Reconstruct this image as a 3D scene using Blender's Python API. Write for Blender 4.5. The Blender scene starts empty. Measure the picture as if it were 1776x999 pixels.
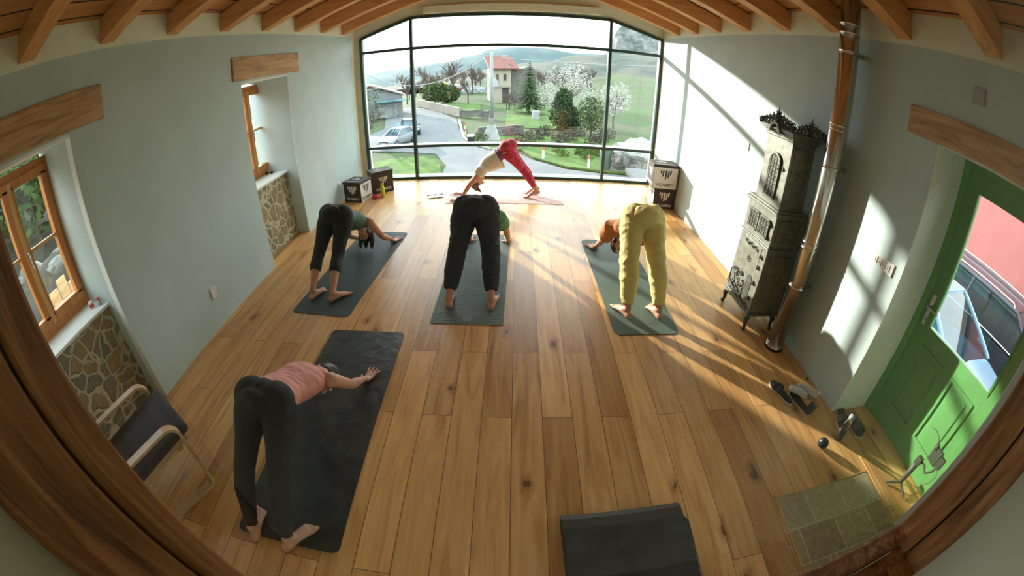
import bpy, bmesh, math, random
from mathutils import Vector, Matrix, noise
random.seed(7)
SC = bpy.context.scene
COL = SC.collection
PI = math.pi
def V(*a): return Vector(a)

# ---------------------------------------------------------------- materials
MATS = {}
def nmat(name):
    m = bpy.data.materials.new(name); m.use_nodes = True
    nt = m.node_tree; b = nt.nodes['Principled BSDF']
    MATS[name] = m
    return m, nt, b
def L(nt, a, b): nt.links.new(a, b)
def ramp(nt, stops):
    r = nt.nodes.new('ShaderNodeValToRGB'); e = r.color_ramp.elements
    while len(e) > 1: e.remove(e[-1])
    e[0].position = stops[0][0]; e[0].color = (*stops[0][1], 1)
    for p, c in stops[1:]:
        x = e.new(p); x.color = (*c, 1)
    return r
def coords(nt, scale=(1, 1, 1), kind='Object', rot=(0, 0, 0)):
    tc = nt.nodes.new('ShaderNodeTexCoord'); mp = nt.nodes.new('ShaderNodeMapping')
    mp.inputs['Scale'].default_value = scale; mp.inputs['Rotation'].default_value = rot
    L(nt, tc.outputs[kind], mp.inputs['Vector']); return mp
def bump(nt, b, src, strength=.2, dist=.01):
    bp = nt.nodes.new('ShaderNodeBump'); bp.inputs['Strength'].default_value = strength; bp.inputs['Distance'].default_value = dist
    L(nt, src, bp.inputs['Height']); L(nt, bp.outputs[0], b.inputs['Normal'])
def plain(name, col, rough=.6, var=.06, scale=8, metal=0, bmp=.0, stretch=(1, 1, 1), spec=.5, sheen=0):
    m, nt, b = nmat(name)
    mp = coords(nt, tuple(s * scale for s in stretch))
    n = nt.nodes.new('ShaderNodeTexNoise'); n.inputs['Scale'].default_value = 1; n.inputs['Detail'].default_value = 5
    L(nt, mp.outputs[0], n.inputs['Vector'])
    lo = tuple(max(0, c * (1 - var * 2)) for c in col); hi = tuple(min(1, c * (1 + var * 2)) for c in col)
    r = ramp(nt, [(.3, lo), (.7, hi)])
    L(nt, n.outputs['Fac'], r.inputs[0]); L(nt, r.outputs[0], b.inputs['Base Color'])
    b.inputs['Roughness'].default_value = rough; b.inputs['Metallic'].default_value = metal
    b.inputs['Specular IOR Level'].default_value = spec
    if sheen:
        b.inputs['Sheen Weight'].default_value = sheen
    if bmp: bump(nt, b, n.outputs['Fac'], bmp)
    return m
def wood(name, dark, mid, light, axis='Y', scale=1.0, rough=.5, bmp=.15, knots=True):
    m, nt, b = nmat(name)
    s = {'X': (.9, 9, 9), 'Y': (9, .9, 9), 'Z': (9, 9, .9)}[axis]
    mp = coords(nt, tuple(v * scale for v in s))
    w = nt.nodes.new('ShaderNodeTexNoise'); w.inputs['Scale'].default_value = 1.6; w.inputs['Detail'].default_value = 8; w.inputs['Distortion'].default_value = .9
    L(nt, mp.outputs[0], w.inputs['Vector'])
    r = ramp(nt, [(.25, dark), (.5, mid), (.78, light)])
    L(nt, w.outputs['Fac'], r.inputs[0])
    out = r.outputs[0]
    if knots:
        mp2 = coords(nt, {'X': (.9, 3, 3), 'Y': (3, .9, 3), 'Z': (3, 3, .9)}[axis])
        v = nt.nodes.new('ShaderNodeTexVoronoi'); v.inputs['Scale'].default_value = 1.3
        L(nt, mp2.outputs[0], v.inputs['Vector'])
        k = ramp(nt, [(.03, (.25, .18, .15)), (.10, (1, 1, 1))]); L(nt, v.outputs['Distance'], k.inputs[0])
        mx = nt.nodes.new('ShaderNodeMix'); mx.data_type = 'RGBA'; mx.blend_type = 'MULTIPLY'; mx.inputs[0].default_value = .8
        L(nt, out, mx.inputs[6]); L(nt, k.outputs[0], mx.inputs[7]); out = mx.outputs[2]
    L(nt, out, b.inputs['Base Color']); b.inputs['Roughness'].default_value = rough
    bump(nt, b, w.outputs['Fac'], bmp)
    return m

# floor: oak planks running to the big window
def floor_mat():
    m, nt, b = nmat('oak_floor')
    mp = coords(nt, (1, 1, 1), rot=(0, 0, PI / 2))
    br = nt.nodes.new('ShaderNodeTexBrick'); br.offset = .37; br.offset_frequency = 2; br.squash = 1
    br.inputs['Scale'].default_value = 1; br.inputs['Brick Width'].default_value = 1.75; br.inputs['Row Height'].default_value = .193
    br.inputs['Mortar Size'].default_value = .0022; br.inputs['Mortar Smooth'].default_value = .2
    br.inputs['Color1'].default_value = (0, 0, 0, 1); br.inputs['Color2'].default_value = (1, 1, 1, 1); br.inputs['Mortar'].default_value = (.5, .5, .5, 1)
    br.inputs['Bias'].default_value = 0
    L(nt, mp.outputs[0], br.inputs['Vector'])
    # grain, shifted per plank
    mp2 = coords(nt, (13, 1.1, 1))
    add = nt.nodes.new('ShaderNodeVectorMath'); add.operation = 'MULTIPLY_ADD'
    add.inputs[1].default_value = (37, 23, 11)
    L(nt, br.outputs['Color'], add.inputs[0]); L(nt, mp2.outputs[0], add.inputs[2])
    n = nt.nodes.new('ShaderNodeTexNoise'); n.inputs['Scale'].default_value = 1.1; n.inputs['Detail'].default_value = 9; n.inputs['Distortion'].default_value = 1.1; n.inputs['Roughness'].default_value = .62
    L(nt, add.outputs[0], n.inputs['Vector'])
    r = ramp(nt, [(.22, (.36, .165, .055)), (.45, (.63, .345, .125)), (.62, (.74, .44, .18)), (.85, (.84, .58, .29))])
    L(nt, n.outputs['Fac'], r.inputs[0])
    t = ramp(nt, [(0, (.66, .58, .50)), (.3, (.88, .85, .80)), (.6, (1.0, 1.0, 1.0)), (1, (1.18, 1.16, 1.14))])
    L(nt, br.outputs['Color'], t.inputs[0])
    mx = nt.nodes.new('ShaderNodeMix'); mx.data_type = 'RGBA'; mx.blend_type = 'MULTIPLY'; mx.inputs[0].default_value = 1
    L(nt, r.outputs[0], mx.inputs[6]); L(nt, t.outputs[0], mx.inputs[7])
    # knots
    mp3 = coords(nt, (1.15, .62, 1))
    v = nt.nodes.new('ShaderNodeTexVoronoi'); v.voronoi_dimensions = '2D'; v.inputs['Scale'].default_value = 1.5
    nd = nt.nodes.new('ShaderNodeTexNoise'); nd.inputs['Scale'].default_value = 14; 
    mx0 = nt.nodes.new('ShaderNodeMix'); mx0.data_type = 'RGBA'; mx0.blend_type = 'LINEAR_LIGHT'; mx0.inputs[0].default_value = .05
    L(nt, mp3.outputs[0], mx0.inputs[6]); L(nt, mp3.outputs[0], nd.inputs['Vector']); L(nt, nd.outputs['Color'], mx0.inputs[7])
    L(nt, mx0.outputs[2], v.inputs['Vector'])
    k = ramp(nt, [(.0, (.05, .03, .02)), (.022, (.12, .08, .05)), (.036, (.62, .5, .42)), (.10, (1, 1, 1))]); L(nt, v.outputs['Distance'], k.inputs[0])
    mk = nt.nodes.new('ShaderNodeMix'); mk.data_type = 'RGBA'; mk.blend_type = 'MULTIPLY'; mk.inputs[0].default_value = .85
    L(nt, mx.outputs[2], mk.inputs[6]); L(nt, k.outputs[0], mk.inputs[7])
    g = nt.nodes.new('ShaderNodeMix'); g.data_type = 'RGBA'; L(nt, br.outputs['Fac'], g.inputs[0])
    L(nt, mk.outputs[2], g.inputs[6]); g.inputs[7].default_value = (.10, .05, .025, 1)
    L(nt, g.outputs[2], b.inputs['Base Color'])
    rr = ramp(nt, [(.3, (.30,) * 3), (.7, (.40,) * 3)]); L(nt, n.outputs['Fac'], rr.inputs[0]); L(nt, rr.outputs[0], b.inputs['Roughness'])
    b.inputs['Specular IOR Level'].default_value = .5
    bump(nt, b, n.outputs['Fac'], .05, .004)
    return m
def stone_mat(name, scale, c1, c2, c3, mortar, mort=.06, bmp=.8, stretch=(1, 1, 1)):
    m, nt, b = nmat(name)
    mp = coords(nt, tuple(scale * s for s in stretch))
    nd = nt.nodes.new('ShaderNodeTexNoise'); nd.inputs['Scale'].default_value = 1.5; nd.inputs['Detail'].default_value = 2
    L(nt, mp.outputs[0], nd.inputs['Vector'])
    mx0 = nt.nodes.new('ShaderNodeMix'); mx0.data_type = 'RGBA'; mx0.blend_type = 'LINEAR_LIGHT'; mx0.inputs[0].default_value = .25
    L(nt, mp.outputs[0], mx0.inputs[6]); L(nt, nd.outputs['Color'], mx0.inputs[7])
    v = nt.nodes.new('ShaderNodeTexVoronoi'); v.feature = 'DISTANCE_TO_EDGE'; L(nt, mx0.outputs[2], v.inputs['Vector'])
    v2 = nt.nodes.new('ShaderNodeTexVoronoi'); L(nt, mx0.outputs[2], v2.inputs['Vector'])
    v.inputs['Scale'].default_value = 1; v2.inputs['Scale'].default_value = 1
    sp = nt.nodes.new('ShaderNodeSeparateColor'); L(nt, v2.outputs['Color'], sp.inputs[0])
    r = ramp(nt, [(0, c1), (.5, c2), (1, c3)]); L(nt, sp.outputs[0], r.inputs[0])
    n2 = nt.nodes.new('ShaderNodeTexNoise'); n2.inputs['Scale'].default_value = 5; n2.inputs['Detail'].default_value = 6; L(nt, mp.outputs[0], n2.inputs['Vector'])
    r2 = ramp(nt, [(.25, (.6, .6, .6)), (.75, (1.2, 1.2, 1.2))]); L(nt, n2.outputs['Fac'], r2.inputs[0])
    mm = nt.nodes.new('ShaderNodeMix'); mm.data_type = 'RGBA'; mm.blend_type = 'MULTIPLY'; mm.inputs[0].default_value = 1
    L(nt, r.outputs[0], mm.inputs[6]); L(nt, r2.outputs[0], mm.inputs[7])
    e = ramp(nt, [(mort * .5, (0, 0, 0)), (mort * 1.6, (1, 1, 1))]); L(nt, v.outputs['Distance'], e.inputs[0])
    g = nt.nodes.new('ShaderNodeMix'); g.data_type = 'RGBA'; L(nt, e.outputs[0], g.inputs[0])
    g.inputs[6].default_value = (*mortar, 1); L(nt, mm.outputs[2], g.inputs[7])
    L(nt, g.outputs[2], b.inputs['Base Color']); b.inputs['Roughness'].default_value = .85
    bump(nt, b, e.outputs[0], bmp, .02)
    return m
def glass_mat(name, tint=(.96, .98, .97), k=1.0, ior=1.5):
    m, nt, b = nmat(name); nt.nodes.remove(b); o = nt.nodes['Material Output']
    t = nt.nodes.new('ShaderNodeBsdfTransparent'); t.inputs[0].default_value = (*tint, 1)
    gl = nt.nodes.new('ShaderNodeBsdfGlossy'); gl.inputs['Roughness'].default_value = .0; gl.inputs['Color'].default_value = (k, k, k, 1)
    f = nt.nodes.new('ShaderNodeFresnel'); f.inputs['IOR'].default_value = ior
    mx = nt.nodes.new('ShaderNodeMixShader')
    L(nt, f.outputs[0], mx.inputs[0]); L(nt, t.outputs[0], mx.inputs[1]); L(nt, gl.outputs[0], mx.inputs[2]); L(nt, mx.outputs[0], o.inputs[0])
    return m
def patch_mat(name, a, bcol, scale, lo=.4, hi=.6, rough=.9, detail=6, bmp=.3, c3=None):
    m, nt, b = nmat(name)
    mp = coords(nt, (scale,) * 3)
    n = nt.nodes.new('ShaderNodeTexNoise'); n.inputs['Scale'].default_value = 1; n.inputs['Detail'].default_value = detail; n.inputs['Roughness'].default_value = .65
    L(nt, mp.outputs[0], n.inputs['Vector'])
    st = [(lo, a), (hi, bcol)]
    if c3: st.append((min(1, hi + .12), c3))
    r = ramp(nt, st); L(nt, n.outputs['Fac'], r.inputs[0]); L(nt, r.outputs[0], b.inputs['Base Color'])
    b.inputs['Roughness'].default_value = rough; b.inputs['Specular IOR Level'].default_value = .15
    bump(nt, b, n.outputs['Fac'], bmp, .05)
    return m

floor_mat()
plain('blue_paint', (.47, .585, .58), .75, .02, 3, spec=.2)
plain('white_plaster', (.76, .80, .77), .8, .02, 4, bmp=.05, spec=.2)
plain('cream_plaster', (.76, .80, .66), .8, .03, 4, bmp=.05, spec=.2)
wood('rafter_wood', (.52, .22, .07), (.66, .32, .11), (.78, .44, .19), 'X', 1.2, .55)
wood('ceiling_wood', (.42, .17, .06), (.54, .24, .08), (.64, .31, .12), 'Y', 1.0, .6)
wood('old_beam', (.22, .12, .05), (.48, .29, .13), (.64, .42, .21), 'Y', 1.6, .7, .5)
wood('window_pine', (.40, .14, .035), (.52, .20, .05), (.62, .27, .08), 'Z', 1.2, .4, .08, False)
wood('window_pine_light', (.50, .26, .08), (.60, .33, .11), (.68, .40, .15), 'Z', 1.2, .4, .08, False)
wood('near_frame_wood', (.12, .045, .016), (.38, .165, .058), (.62, .33, .13), 'Z', 2.6, .55, .5)
wood('chair_birch', (.50, .33, .17), (.60, .42, .23), (.68, .50, .30), 'Y', 1, .4, .05, False)
plain('charcoal_fabric', (.055, .055, .062), .95, .15, 60, bmp=.2)
plain('frame_dark', (.020, .050, .042), .35, .05, 5)
plain('frame_ledge', (.55, .60, .58), .4, .03, 5)
plain('door_green', (.13, .37, .115), .38, .03, 4)
plain('door_green_dark', (.030, .130, .030), .42, .03, 4)
plain('steel', (.62, .60, .57), .17, .02, 3, metal=1)
plain('chrome', (.72, .70, .68), .20, .02, 3, metal=1)
plain('black_plastic', (.012, .012, .013), .4, .1, 20)
plain('white_plastic', (.72, .72, .68), .4, .01, 5)
plain('grey_plastic', (.34, .38, .40), .5, .02, 5)
plain('cast_iron', (.185, .195, .155), .5, .14, 18, bmp=.25, metal=.1)
plain('cast_iron_dark', (.055, .060, .050), .6, .2, 18, bmp=.2)
plain('box_dark', (.036, .018, .018), .65, .1, 10)
plain('box_white', (.66, .64, .60), .7, .02, 10)
plain('ink_dark', (.030, .022, .020), .6, .02, 10)
plain('ink_white', (.72, .70, .66), .6, .02, 10)
plain('mat_dark', (.036, .058, .062), .62, .10, 40, bmp=.15)
plain('mat_black', (.020, .028, .032), .42, .30, 9, bmp=.9)
plain('mat_green', (.105, .145, .130), .62, .10, 60, bmp=.2)
plain('mat_sage', (.085, .130, .110), .65, .06, 30, bmp=.1)
patch_mat('mat_pink', (.62, .40, .38), (.72, .55, .50), 9, .4, .6, .8, 3, .02)
plain('mat_fold', (.035, .030, .028), .7, .12, 30, bmp=.2)
plain('skin', (.56, .285, .195), .5, .06, 9, spec=.35)
plain('skin_pale', (.60, .33, .235), .5, .06, 9, spec=.35)
plain('hair_dark', (.020, .013, .010), .5, .3, 60, bmp=.6, stretch=(1, 1, .2))
plain('hair_brown', (.090, .045, .022), .5, .3, 60, bmp=.6, stretch=(1, 1, .2))
plain('eye_white', (.7, .7, .68), .3, .01, 5)
plain('black_leggings', (.007, .008, .009), .8, .02, 5)
plain('navy_trousers', (.026, .031, .043), .9, .04, 8)
plain('yellow_trousers', (.74, .64, .27), .9, .03, 8)
patch_mat('red_leggings', (.40, .028, .060), (.52, .055, .095), 16, .42, .6, .7, 3, .05, (.62, .16, .14))
plain('pink_top', (.72, .33, .29), .85, .04, 12, bmp=.1)
plain('green_top', (.060, .135, .105), .85, .08, 12, bmp=.1)
plain('green_tee', (.13, .30, .17), .9, .06, 14, bmp=.1)
plain('grey_tee', (.15, .20, .22), .9, .06, 14, bmp=.1)
plain('rust_tee', (.42, .15, .050), .9, .05, 14, bmp=.1)
plain('cream_tee', (.68, .64, .52), .9, .03, 14, bmp=.1)
plain('purple_top', (.20, .085, .20), .85, .05, 14)
plain('bottle_yellow', (.55, .60, .03), .35, .02, 8)
plain('red_cloth', (.50, .05, .05), .8, .1, 20)
plain('sandal_sole', (.035, .035, .040), .8, .1, 30)
plain('sole_edge', (.62, .58, .50), .7, .04, 20)
plain('sock_grey', (.50, .51, .51), .95, .15, 60, bmp=.3)
plain('phone_grey', (.16, .18, .18), .35, .03, 10)
plain('olive_green', (.060, .085, .055), .55, .06, 20)
stone_mat('rubble_stone', 7.4, (.34, .25, .115), (.24, .215, .135), (.17, .185, .135), (.50, .45, .29), .075)
stone_mat('ruin_stone', .9, (.10, .10, .095), (.135, .13, .115), (.17, .155, .135), (.09, .085, .075), .05)
stone_mat('white_rocks', 1.6, (.22, .21, .19), (.30, .29, .27), (.36, .35, .33), (.09, .09, .07), .09)
glass_mat('window_glass')
glass_mat('near_glass', (.93, .93, .90), .9, 1.32)
glass_mat('car_glass', (.30, .50, .56), 1.0, 1.5)  # teal tint stands in for sky reflected in the windscreen
patch_mat('grass', (.085, .075, .052), (.065, .100, .034), .30, .40, .54, .95, 12, .8, (.050, .115, .028))
patch_mat('meadow', (.045, .085, .022), (.095, .165, .035), .9, .35, .58, .95, 10, .8, (.17, .17, .09))
patch_mat('scrub', (.060, .058, .042), (.11, .10, .075), .6, .38, .6, .95, 12, .9, (.06, .085, .04))
patch_mat('far_hill_hazed', (.070, .110, .115), (.105, .145, .145), .03, .35, .65, 1, 10, .2)  # blue green distance haze is mixed into this hill colour
patch_mat('forest_hill', (.050, .075, .055), (.115, .105, .090), .07, .40, .58, 1, 12, .7, (.085, .115, .07))
patch_mat('cliff_rock', (.075, .10, .09), (.21, .21, .20), .12, .42, .6, 1, 10, .8, (.42, .41, .38))
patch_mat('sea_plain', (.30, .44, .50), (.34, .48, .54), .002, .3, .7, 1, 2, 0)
patch_mat('asphalt', (.125, .13, .135), (.165, .17, .175), .5, .35, .65, .85, 6, .1)
patch_mat('concrete', (.20, .19, .165), (.29, .275, .235), 1.2, .35, .65, .9, 6, .2)
patch_mat('tree_green', (.020, .050, .020), (.050, .095, .035), 2.5, .35, .65, .9, 4, .2)
patch_mat('shrub_green', (.038, .070, .018), (.085, .125, .035), 2.5, .35, .65, .9, 4, .2)
patch_mat('blossom', (.46, .46, .43), (.62, .62, .58), 2.5, .35, .65, .9, 4, .1)
patch_mat('bare_twigs', (.085, .065, .052), (.14, .11, .09), 2.5, .35, .65, .9, 4, .1)
plain('bark', (.12, .095, .075), .9, .2, 5, bmp=.4)
plain('roof_tile_red', (.21, .070, .052), .85, .12, 3, bmp=.3)
plain('roof_tile_brown', (.25, .195, .17), .85, .12, 1.2, bmp=.3)
plain('house_cream', (.34, .32, .25), .9, .06, 1)
plain('shed_grey', (.17, .185, .19), .9, .08, .8)
plain('dark_opening', (.03, .03, .03), .9, .1, 1)
plain('pole_concrete', (.26, .28, .28), .8, .05, 2)
plain('tarp_white', (.38, .39, .40), .7, .04, 2)
plain('teal_tarp', (.06, .24, .27), .6, .05, 2)
plain('machine_red', (.42, .09, .10), .6, .1, 2)
plain('machine_yellow', (.60, .42, .10), .6, .1, 2)
plain('scrap_grey', (.16, .18, .18), .8, .2, 2, bmp=.4)
plain('marker_red', (.55, .06, .05), .6, .05, 10)
plain('bin_green', (.06, .12, .10), .5, .05, 4)
plain('car_silver', (.30, .34, .37), .25, .01, 3, metal=.3)
plain('car_blue_pale', (.34, .52, .66), .18, .01, 3, metal=.35)
plain('car_dark', (.014, .024, .036), .15, .02, 3, metal=.2)
plain('tyre', (.012, .012, .012), .9, .1, 20)
plain('pink_render', (.34, .115, .11), .9, .03, 2, bmp=.05)
plain('orange_plastic', (.80, .28, .05), .5, .03, 5)
def tiles_mat():
    m, nt, b = nmat('stone_tiles')
    mp = coords(nt, (1, 1, 1))
    br = nt.nodes.new('ShaderNodeTexBrick'); br.offset = 0.5
    br.inputs['Scale'].default_value = 1; br.inputs['Brick Width'].default_value = .30; br.inputs['Row Height'].default_value = .245
    br.inputs['Mortar Size'].default_value = .004
    br.inputs['Color1'].default_value = (.32, .25, .14, 1); br.inputs['Color2'].default_value = (.42, .33, .19, 1); br.inputs['Mortar'].default_value = (.62, .54, .36, 1)
    L(nt, mp.outputs[0], br.inputs['Vector'])
    n = nt.nodes.new('ShaderNodeTexNoise'); n.inputs['Scale'].default_value = 30; n.inputs['Detail'].default_value = 6; L(nt, mp.outputs[0], n.inputs['Vector'])
    r = ramp(nt, [(.3, (.75,) * 3), (.7, (1.15,) * 3)]); L(nt, n.outputs['Fac'], r.inputs[0])
    mx = nt.nodes.new('ShaderNodeMix'); mx.data_type = 'RGBA'; mx.blend_type = 'MULTIPLY'; mx.inputs[0].default_value = 1
    L(nt, br.outputs['Color'], mx.inputs[6]); L(nt, r.outputs[0], mx.inputs[7]); L(nt, mx.outputs[2], b.inputs['Base Color'])
    b.inputs['Roughness'].default_value = .6
tiles_mat()
# tone of all outdoor surfaces
for nm in ('grass', 'meadow', 'scrub', 'far_hill_hazed', 'forest_hill', 'cliff_rock', 'sea_plain', 'asphalt', 'concrete', 'tree_green', 'shrub_green', 'blossom', 'bare_twigs', 'bark', 'roof_tile_red', 'roof_tile_brown', 'house_cream', 'shed_grey', 'pole_concrete', 'tarp_white', 'teal_tarp', 'white_rocks', 'ruin_stone', 'car_silver', 'car_blue_pale', 'pink_render', 'bin_green', 'machine_red', 'machine_yellow'):
    for nd in MATS[nm].node_tree.nodes:
        if nd.type == 'VALTORGB':
            for e in nd.color_ramp.elements:
                if max(e.color[:3]) < .999: e.color = (e.color[0] * .66, e.color[1] * .66, e.color[2] * .66, 1)

# ---------------------------------------------------------------- mesh helpers
class MB:
    def __init__(s): s.bm = bmesh.new()
    def box(s, lo, hi, bev=0, M=None):
        g = bmesh.ops.create_cube(s.bm, size=1)['verts']
        c = (V(*lo) + V(*hi)) / 2; d = V(*hi) - V(*lo)
        for v in g: v.co = V(v.co.x * d.x, v.co.y * d.y, v.co.z * d.z) + c
        if bev:
            es = list({e for v in g for e in v.link_edges})
            r = bmesh.ops.bevel(s.bm, geom=es, offset=bev, segments=2, affect='EDGES', profile=.5, clamp_overlap=True)
            g = list({v for f in r['faces'] for v in f.verts} | {v for v in g if v.is_valid})
        if M is not None: bmesh.ops.transform(s.bm, matrix=M, verts=[v for v in g if v.is_valid])
        return s
    def prism(s, poly, axis, a, b):
        # poly: 2D points in the plane orthogonal to axis, extruded from a to b
        def P(u, v, w):
            return {'x': V(w, u, v), 'y': V(u, w, v), 'z': V(u, v, w)}[axis]
        A = [s.bm.verts.new(P(u, v, a)) for u, v in poly]; B = [s.bm.verts.new(P(u, v, b)) for u, v in poly]
        n = len(poly); fs = [s.bm.faces.new(A), s.bm.faces.new(B[::-1])]
        for i in range(n): fs.append(s.bm.faces.new((A[i], B[i], B[(i + 1) % n], A[(i + 1) % n])))
        bmesh.ops.recalc_face_normals(s.bm, faces=fs); return s
    def sweep(s, pts, rad, side=None, n=12, cap=True, M=None):
        pts = [V(*p) for p in pts]; k = len(pts); rings = []
        if not isinstance(rad, (list, tuple)): rad = [rad] * k
        rad = [r if isinstance(r, (list, tuple)) else (r, r) for r in rad]
        prev = None
        for i in range(k):
            t = (pts[min(i + 1, k - 1)] - pts[max(i - 1, 0)])
            if t.length < 1e-9: t = V(0, 0, 1)
            t.normalize()
            if side is not None: a = V(*side)
            elif prev is not None: a = prev
            else: a = V(1, 0, 0) if abs(t.x) < .8 else V(0, 1, 0)
            a = a - t * a.dot(t); a.normalize(); prev = a; b = t.cross(a)
            rings.append([s.bm.verts.new(pts[i] + a * (rad[i][0] * math.cos(q)) + b * (rad[i][1] * math.sin(q))) for q in [2 * PI * j / n for j in range(n)]])
        fs = []
        for i in range(k - 1):
            for j in range(n):
                fs.append(s.bm.faces.new((rings[i][j], rings[i][(j + 1) % n], rings[i + 1][(j + 1) % n], rings[i + 1][j])))
        if cap: fs.append(s.bm.faces.new(rings[0][::-1])); fs.append(s.bm.faces.new(rings[-1]))
        if M is not None: bmesh.ops.transform(s.bm, matrix=M, verts=[v for r in rings for v in r])
        return s
    def rsweep(s, pts, rad, side=None, n=12):
        # sweep with rounded ends
        pts = [V(*p) for p in pts]; rad = [r if isinstance(r, (list, tuple)) else (r, r) for r in rad]
        d0 = (pts[0] - pts[1]).normalized(); d1 = (pts[-1] - pts[-2]).normalized()
        def endp(p, d, r):
            m = min(r); return [(p + d * m * .55, (r[0] * .84, r[1] * .84)), (p + d * m * .9, (r[0] * .45, r[1] * .45)), (p + d * m, (r[0] * .1, r[1] * .1))]
        A = endp(pts[0], d0, rad[0])[::-1]; B = endp(pts[-1], d1, rad[-1])
        q = A + list(zip(pts, rad)) + B
        return s.sweep([tuple(a) for a, _ in q], [b for _, b in q], side, n)
    def ball(s, c, r, M3=None, sub=2):
        g = bmesh.ops.create_icosphere(s.bm, subdivisions=sub, radius=1)['verts']
        r = r if isinstance(r, (list, tuple)) else (r, r, r)
        for v in g:
            p = V(v.co.x * r[0], v.co.y * r[1], v.co.z * r[2])
            if M3 is not None: p = M3 @ p
            v.co = p + V(*c)
        return s
    def lathe(s, prof, c=(0, 0, 0), n=24, M=None):
        rings = []
        for r, z in prof: rings.append([s.bm.verts.new(V(c[0] + r * math.cos(2 * PI * j / n), c[1] + r * math.sin(2 * PI * j / n), c[2] + z)) for j in range(n)])
        for i in range(len(rings) - 1):
            for j in range(n): s.bm.faces.new((rings[i][j], rings[i][(j + 1) % n], rings[i + 1][(j + 1) % n], rings[i + 1][j]))
        s.bm.faces.new(rings[0][::-1]); s.bm.faces.new(rings[-1])
        if M is not None: bmesh.ops.transform(s.bm, matrix=M, verts=[v for r in rings for v in r])
        return s
    def tri(s, a, b, c):
        s.bm.faces.new([s.bm.verts.new(V(*p)) for p in (a, b, c)]); return s
    def quad(s, *ps):
        s.bm.faces.new([s.bm.verts.new(V(*p)) for p in ps]); return s
    def build(s, name, mat, parent=None, smooth=False, loc=None, rz=0):
        me = bpy.data.meshes.new(name); s.bm.normal_update(); s.bm.to_mesh(me); s.bm.free()
        return link(name, me, mat, parent, smooth, loc, rz)
def link(name, me, mat, parent=None, smooth=False, loc=None, rz=0):
    for m in (mat if isinstance(mat, (list, tuple)) else [mat]): me.materials.append(MATS[m])
    if smooth:
        for p in me.polygons: p.use_smooth = True
    o = bpy.data.objects.new(name, me); COL.objects.link(o)
    if parent is not None: o.parent = parent
    if loc is not None: o.location = loc
    o.rotation_euler.z = rz
    return o
def smooth_by_angle(o, ang=35):
    me = o.data; 
    for p in me.polygons: p.use_smooth = True
    bm = bmesh.new(); bm.from_mesh(me)
    for e in bm.edges:
        if len(e.link_faces) == 2 and e.calc_face_angle(0) > math.radians(ang): e.smooth = False
    bm.to_mesh(me); bm.free(); return o
def tag(o, label=None, cat=None, group=None, kind=None):
    if label: o['label'] = label
    if cat: o['category'] = cat
    if group: o['group'] = group
    if kind: o['kind'] = kind
    return o
def struct(o): o['kind'] = 'structure'; return o
def thing(name, label, cat, loc=(0, 0, 0), rz=0, group=None):
    o = bpy.data.objects.new(name, None); COL.objects.link(o); o.empty_display_size = .1
    o.location = loc; o.rotation_euler.z = rz
    return tag(o, label, cat, group)
def copy_tree(o, parent=None):
    c = o.copy(); COL.objects.link(c); c.parent = parent
    for ch in list(o.children): copy_tree(ch, c)
    return c
def box(name, lo, hi, mat, parent=None, bev=0): return MB().box(lo, hi, bev).build(name, mat, parent)
# ================================================================ ROOM
XL, XR, YW = -2.773, 2.446, 7.082
XD, XW = 2.883, -3.258            # door plane, left window plane
Y0 = .10                          # room face of the near wall
RIDGE = -.16
def zplank(x): return 3.68 - abs(x - RIDGE) * .309

fl = struct(box('floor', (-3.35, -1.9, -.12), (3.0, 7.25, 0), 'oak_floor'))
MB().box((1.58, .10, -.01), (2.44, .98, .003)).build('stone_tiles', 'stone_tiles', fl)
mb = MB(); mb.box((1.565, .10, -.01), (1.58, .98, .006)); mb.box((1.565, .98, -.01), (2.44, .993, .006)); mb.build('floor_trim', 'oak_floor', fl)

# left wall, 0.6 thick, with two window niches
TO = XL - .60
w = MB()
NI = [(.70, 1.585), (3.735, 4.735)]      # niches
w.box((TO, -1.9, 0), (XL, NI[0][0], 2.65)); w.box((TO, NI[0][1], 0), (XL, NI[1][0], 2.65)); w.box((TO, NI[1][1], 0), (XL, 6.925, 2.65))
for a, b_ in NI: w.box((TO, a, 2.13), (XL, b_, 2.65))
wl = w.build('wall_left', 'blue_paint'); struct(wl)
# plaster lining of each niche, a thin skin that carries the white finish
for (a, b_), far in zip(NI, (1.61, 4.93)):
    near = a + .03 if a < 1 else 3.96
    m = MB()
    m.prism([(XL - .002, b_ - .004), (XL - .002, b_ + .02), (TO + .02, b_ + .02 + (far - b_)), (TO + .02, far)], 'z', 0, 2.13)
    m.prism([(XL - .002, a + .004), (XL - .002, a - .02), (TO + .02, a - .02), (TO + .02, near)], 'z', 0, 2.13)
    m.box((TO + .02, a, 2.11), (XL - .002, far, 2.135))
    m.build('niche_plaster', 'white_plaster', wl)
    s = MB(); s.box((XL - .19, a, 0), (XL - .182, b_ + .03, .862)); s.box((TO, a, 0), (XL - .19, far, .862))
    s.build('stone_infill', 'rubble_stone', wl)
    c = MB(); c.box((TO + .1, a + .001, .862), (XL - .172, far, .886), .004); c.build('window_sill', 'white_plaster', wl)
up = MB(); up.box((TO, -1.9, 2.65), (XL + .008, 7.08, 3.0)); struct(up.build('trim_1', 'cream_plaster'))
# left reveal strip next to the big window
struct(box('trim_2', (TO, 6.925, 0), (XL + .003, 7.30, 2.65), 'cream_plaster'))

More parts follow.
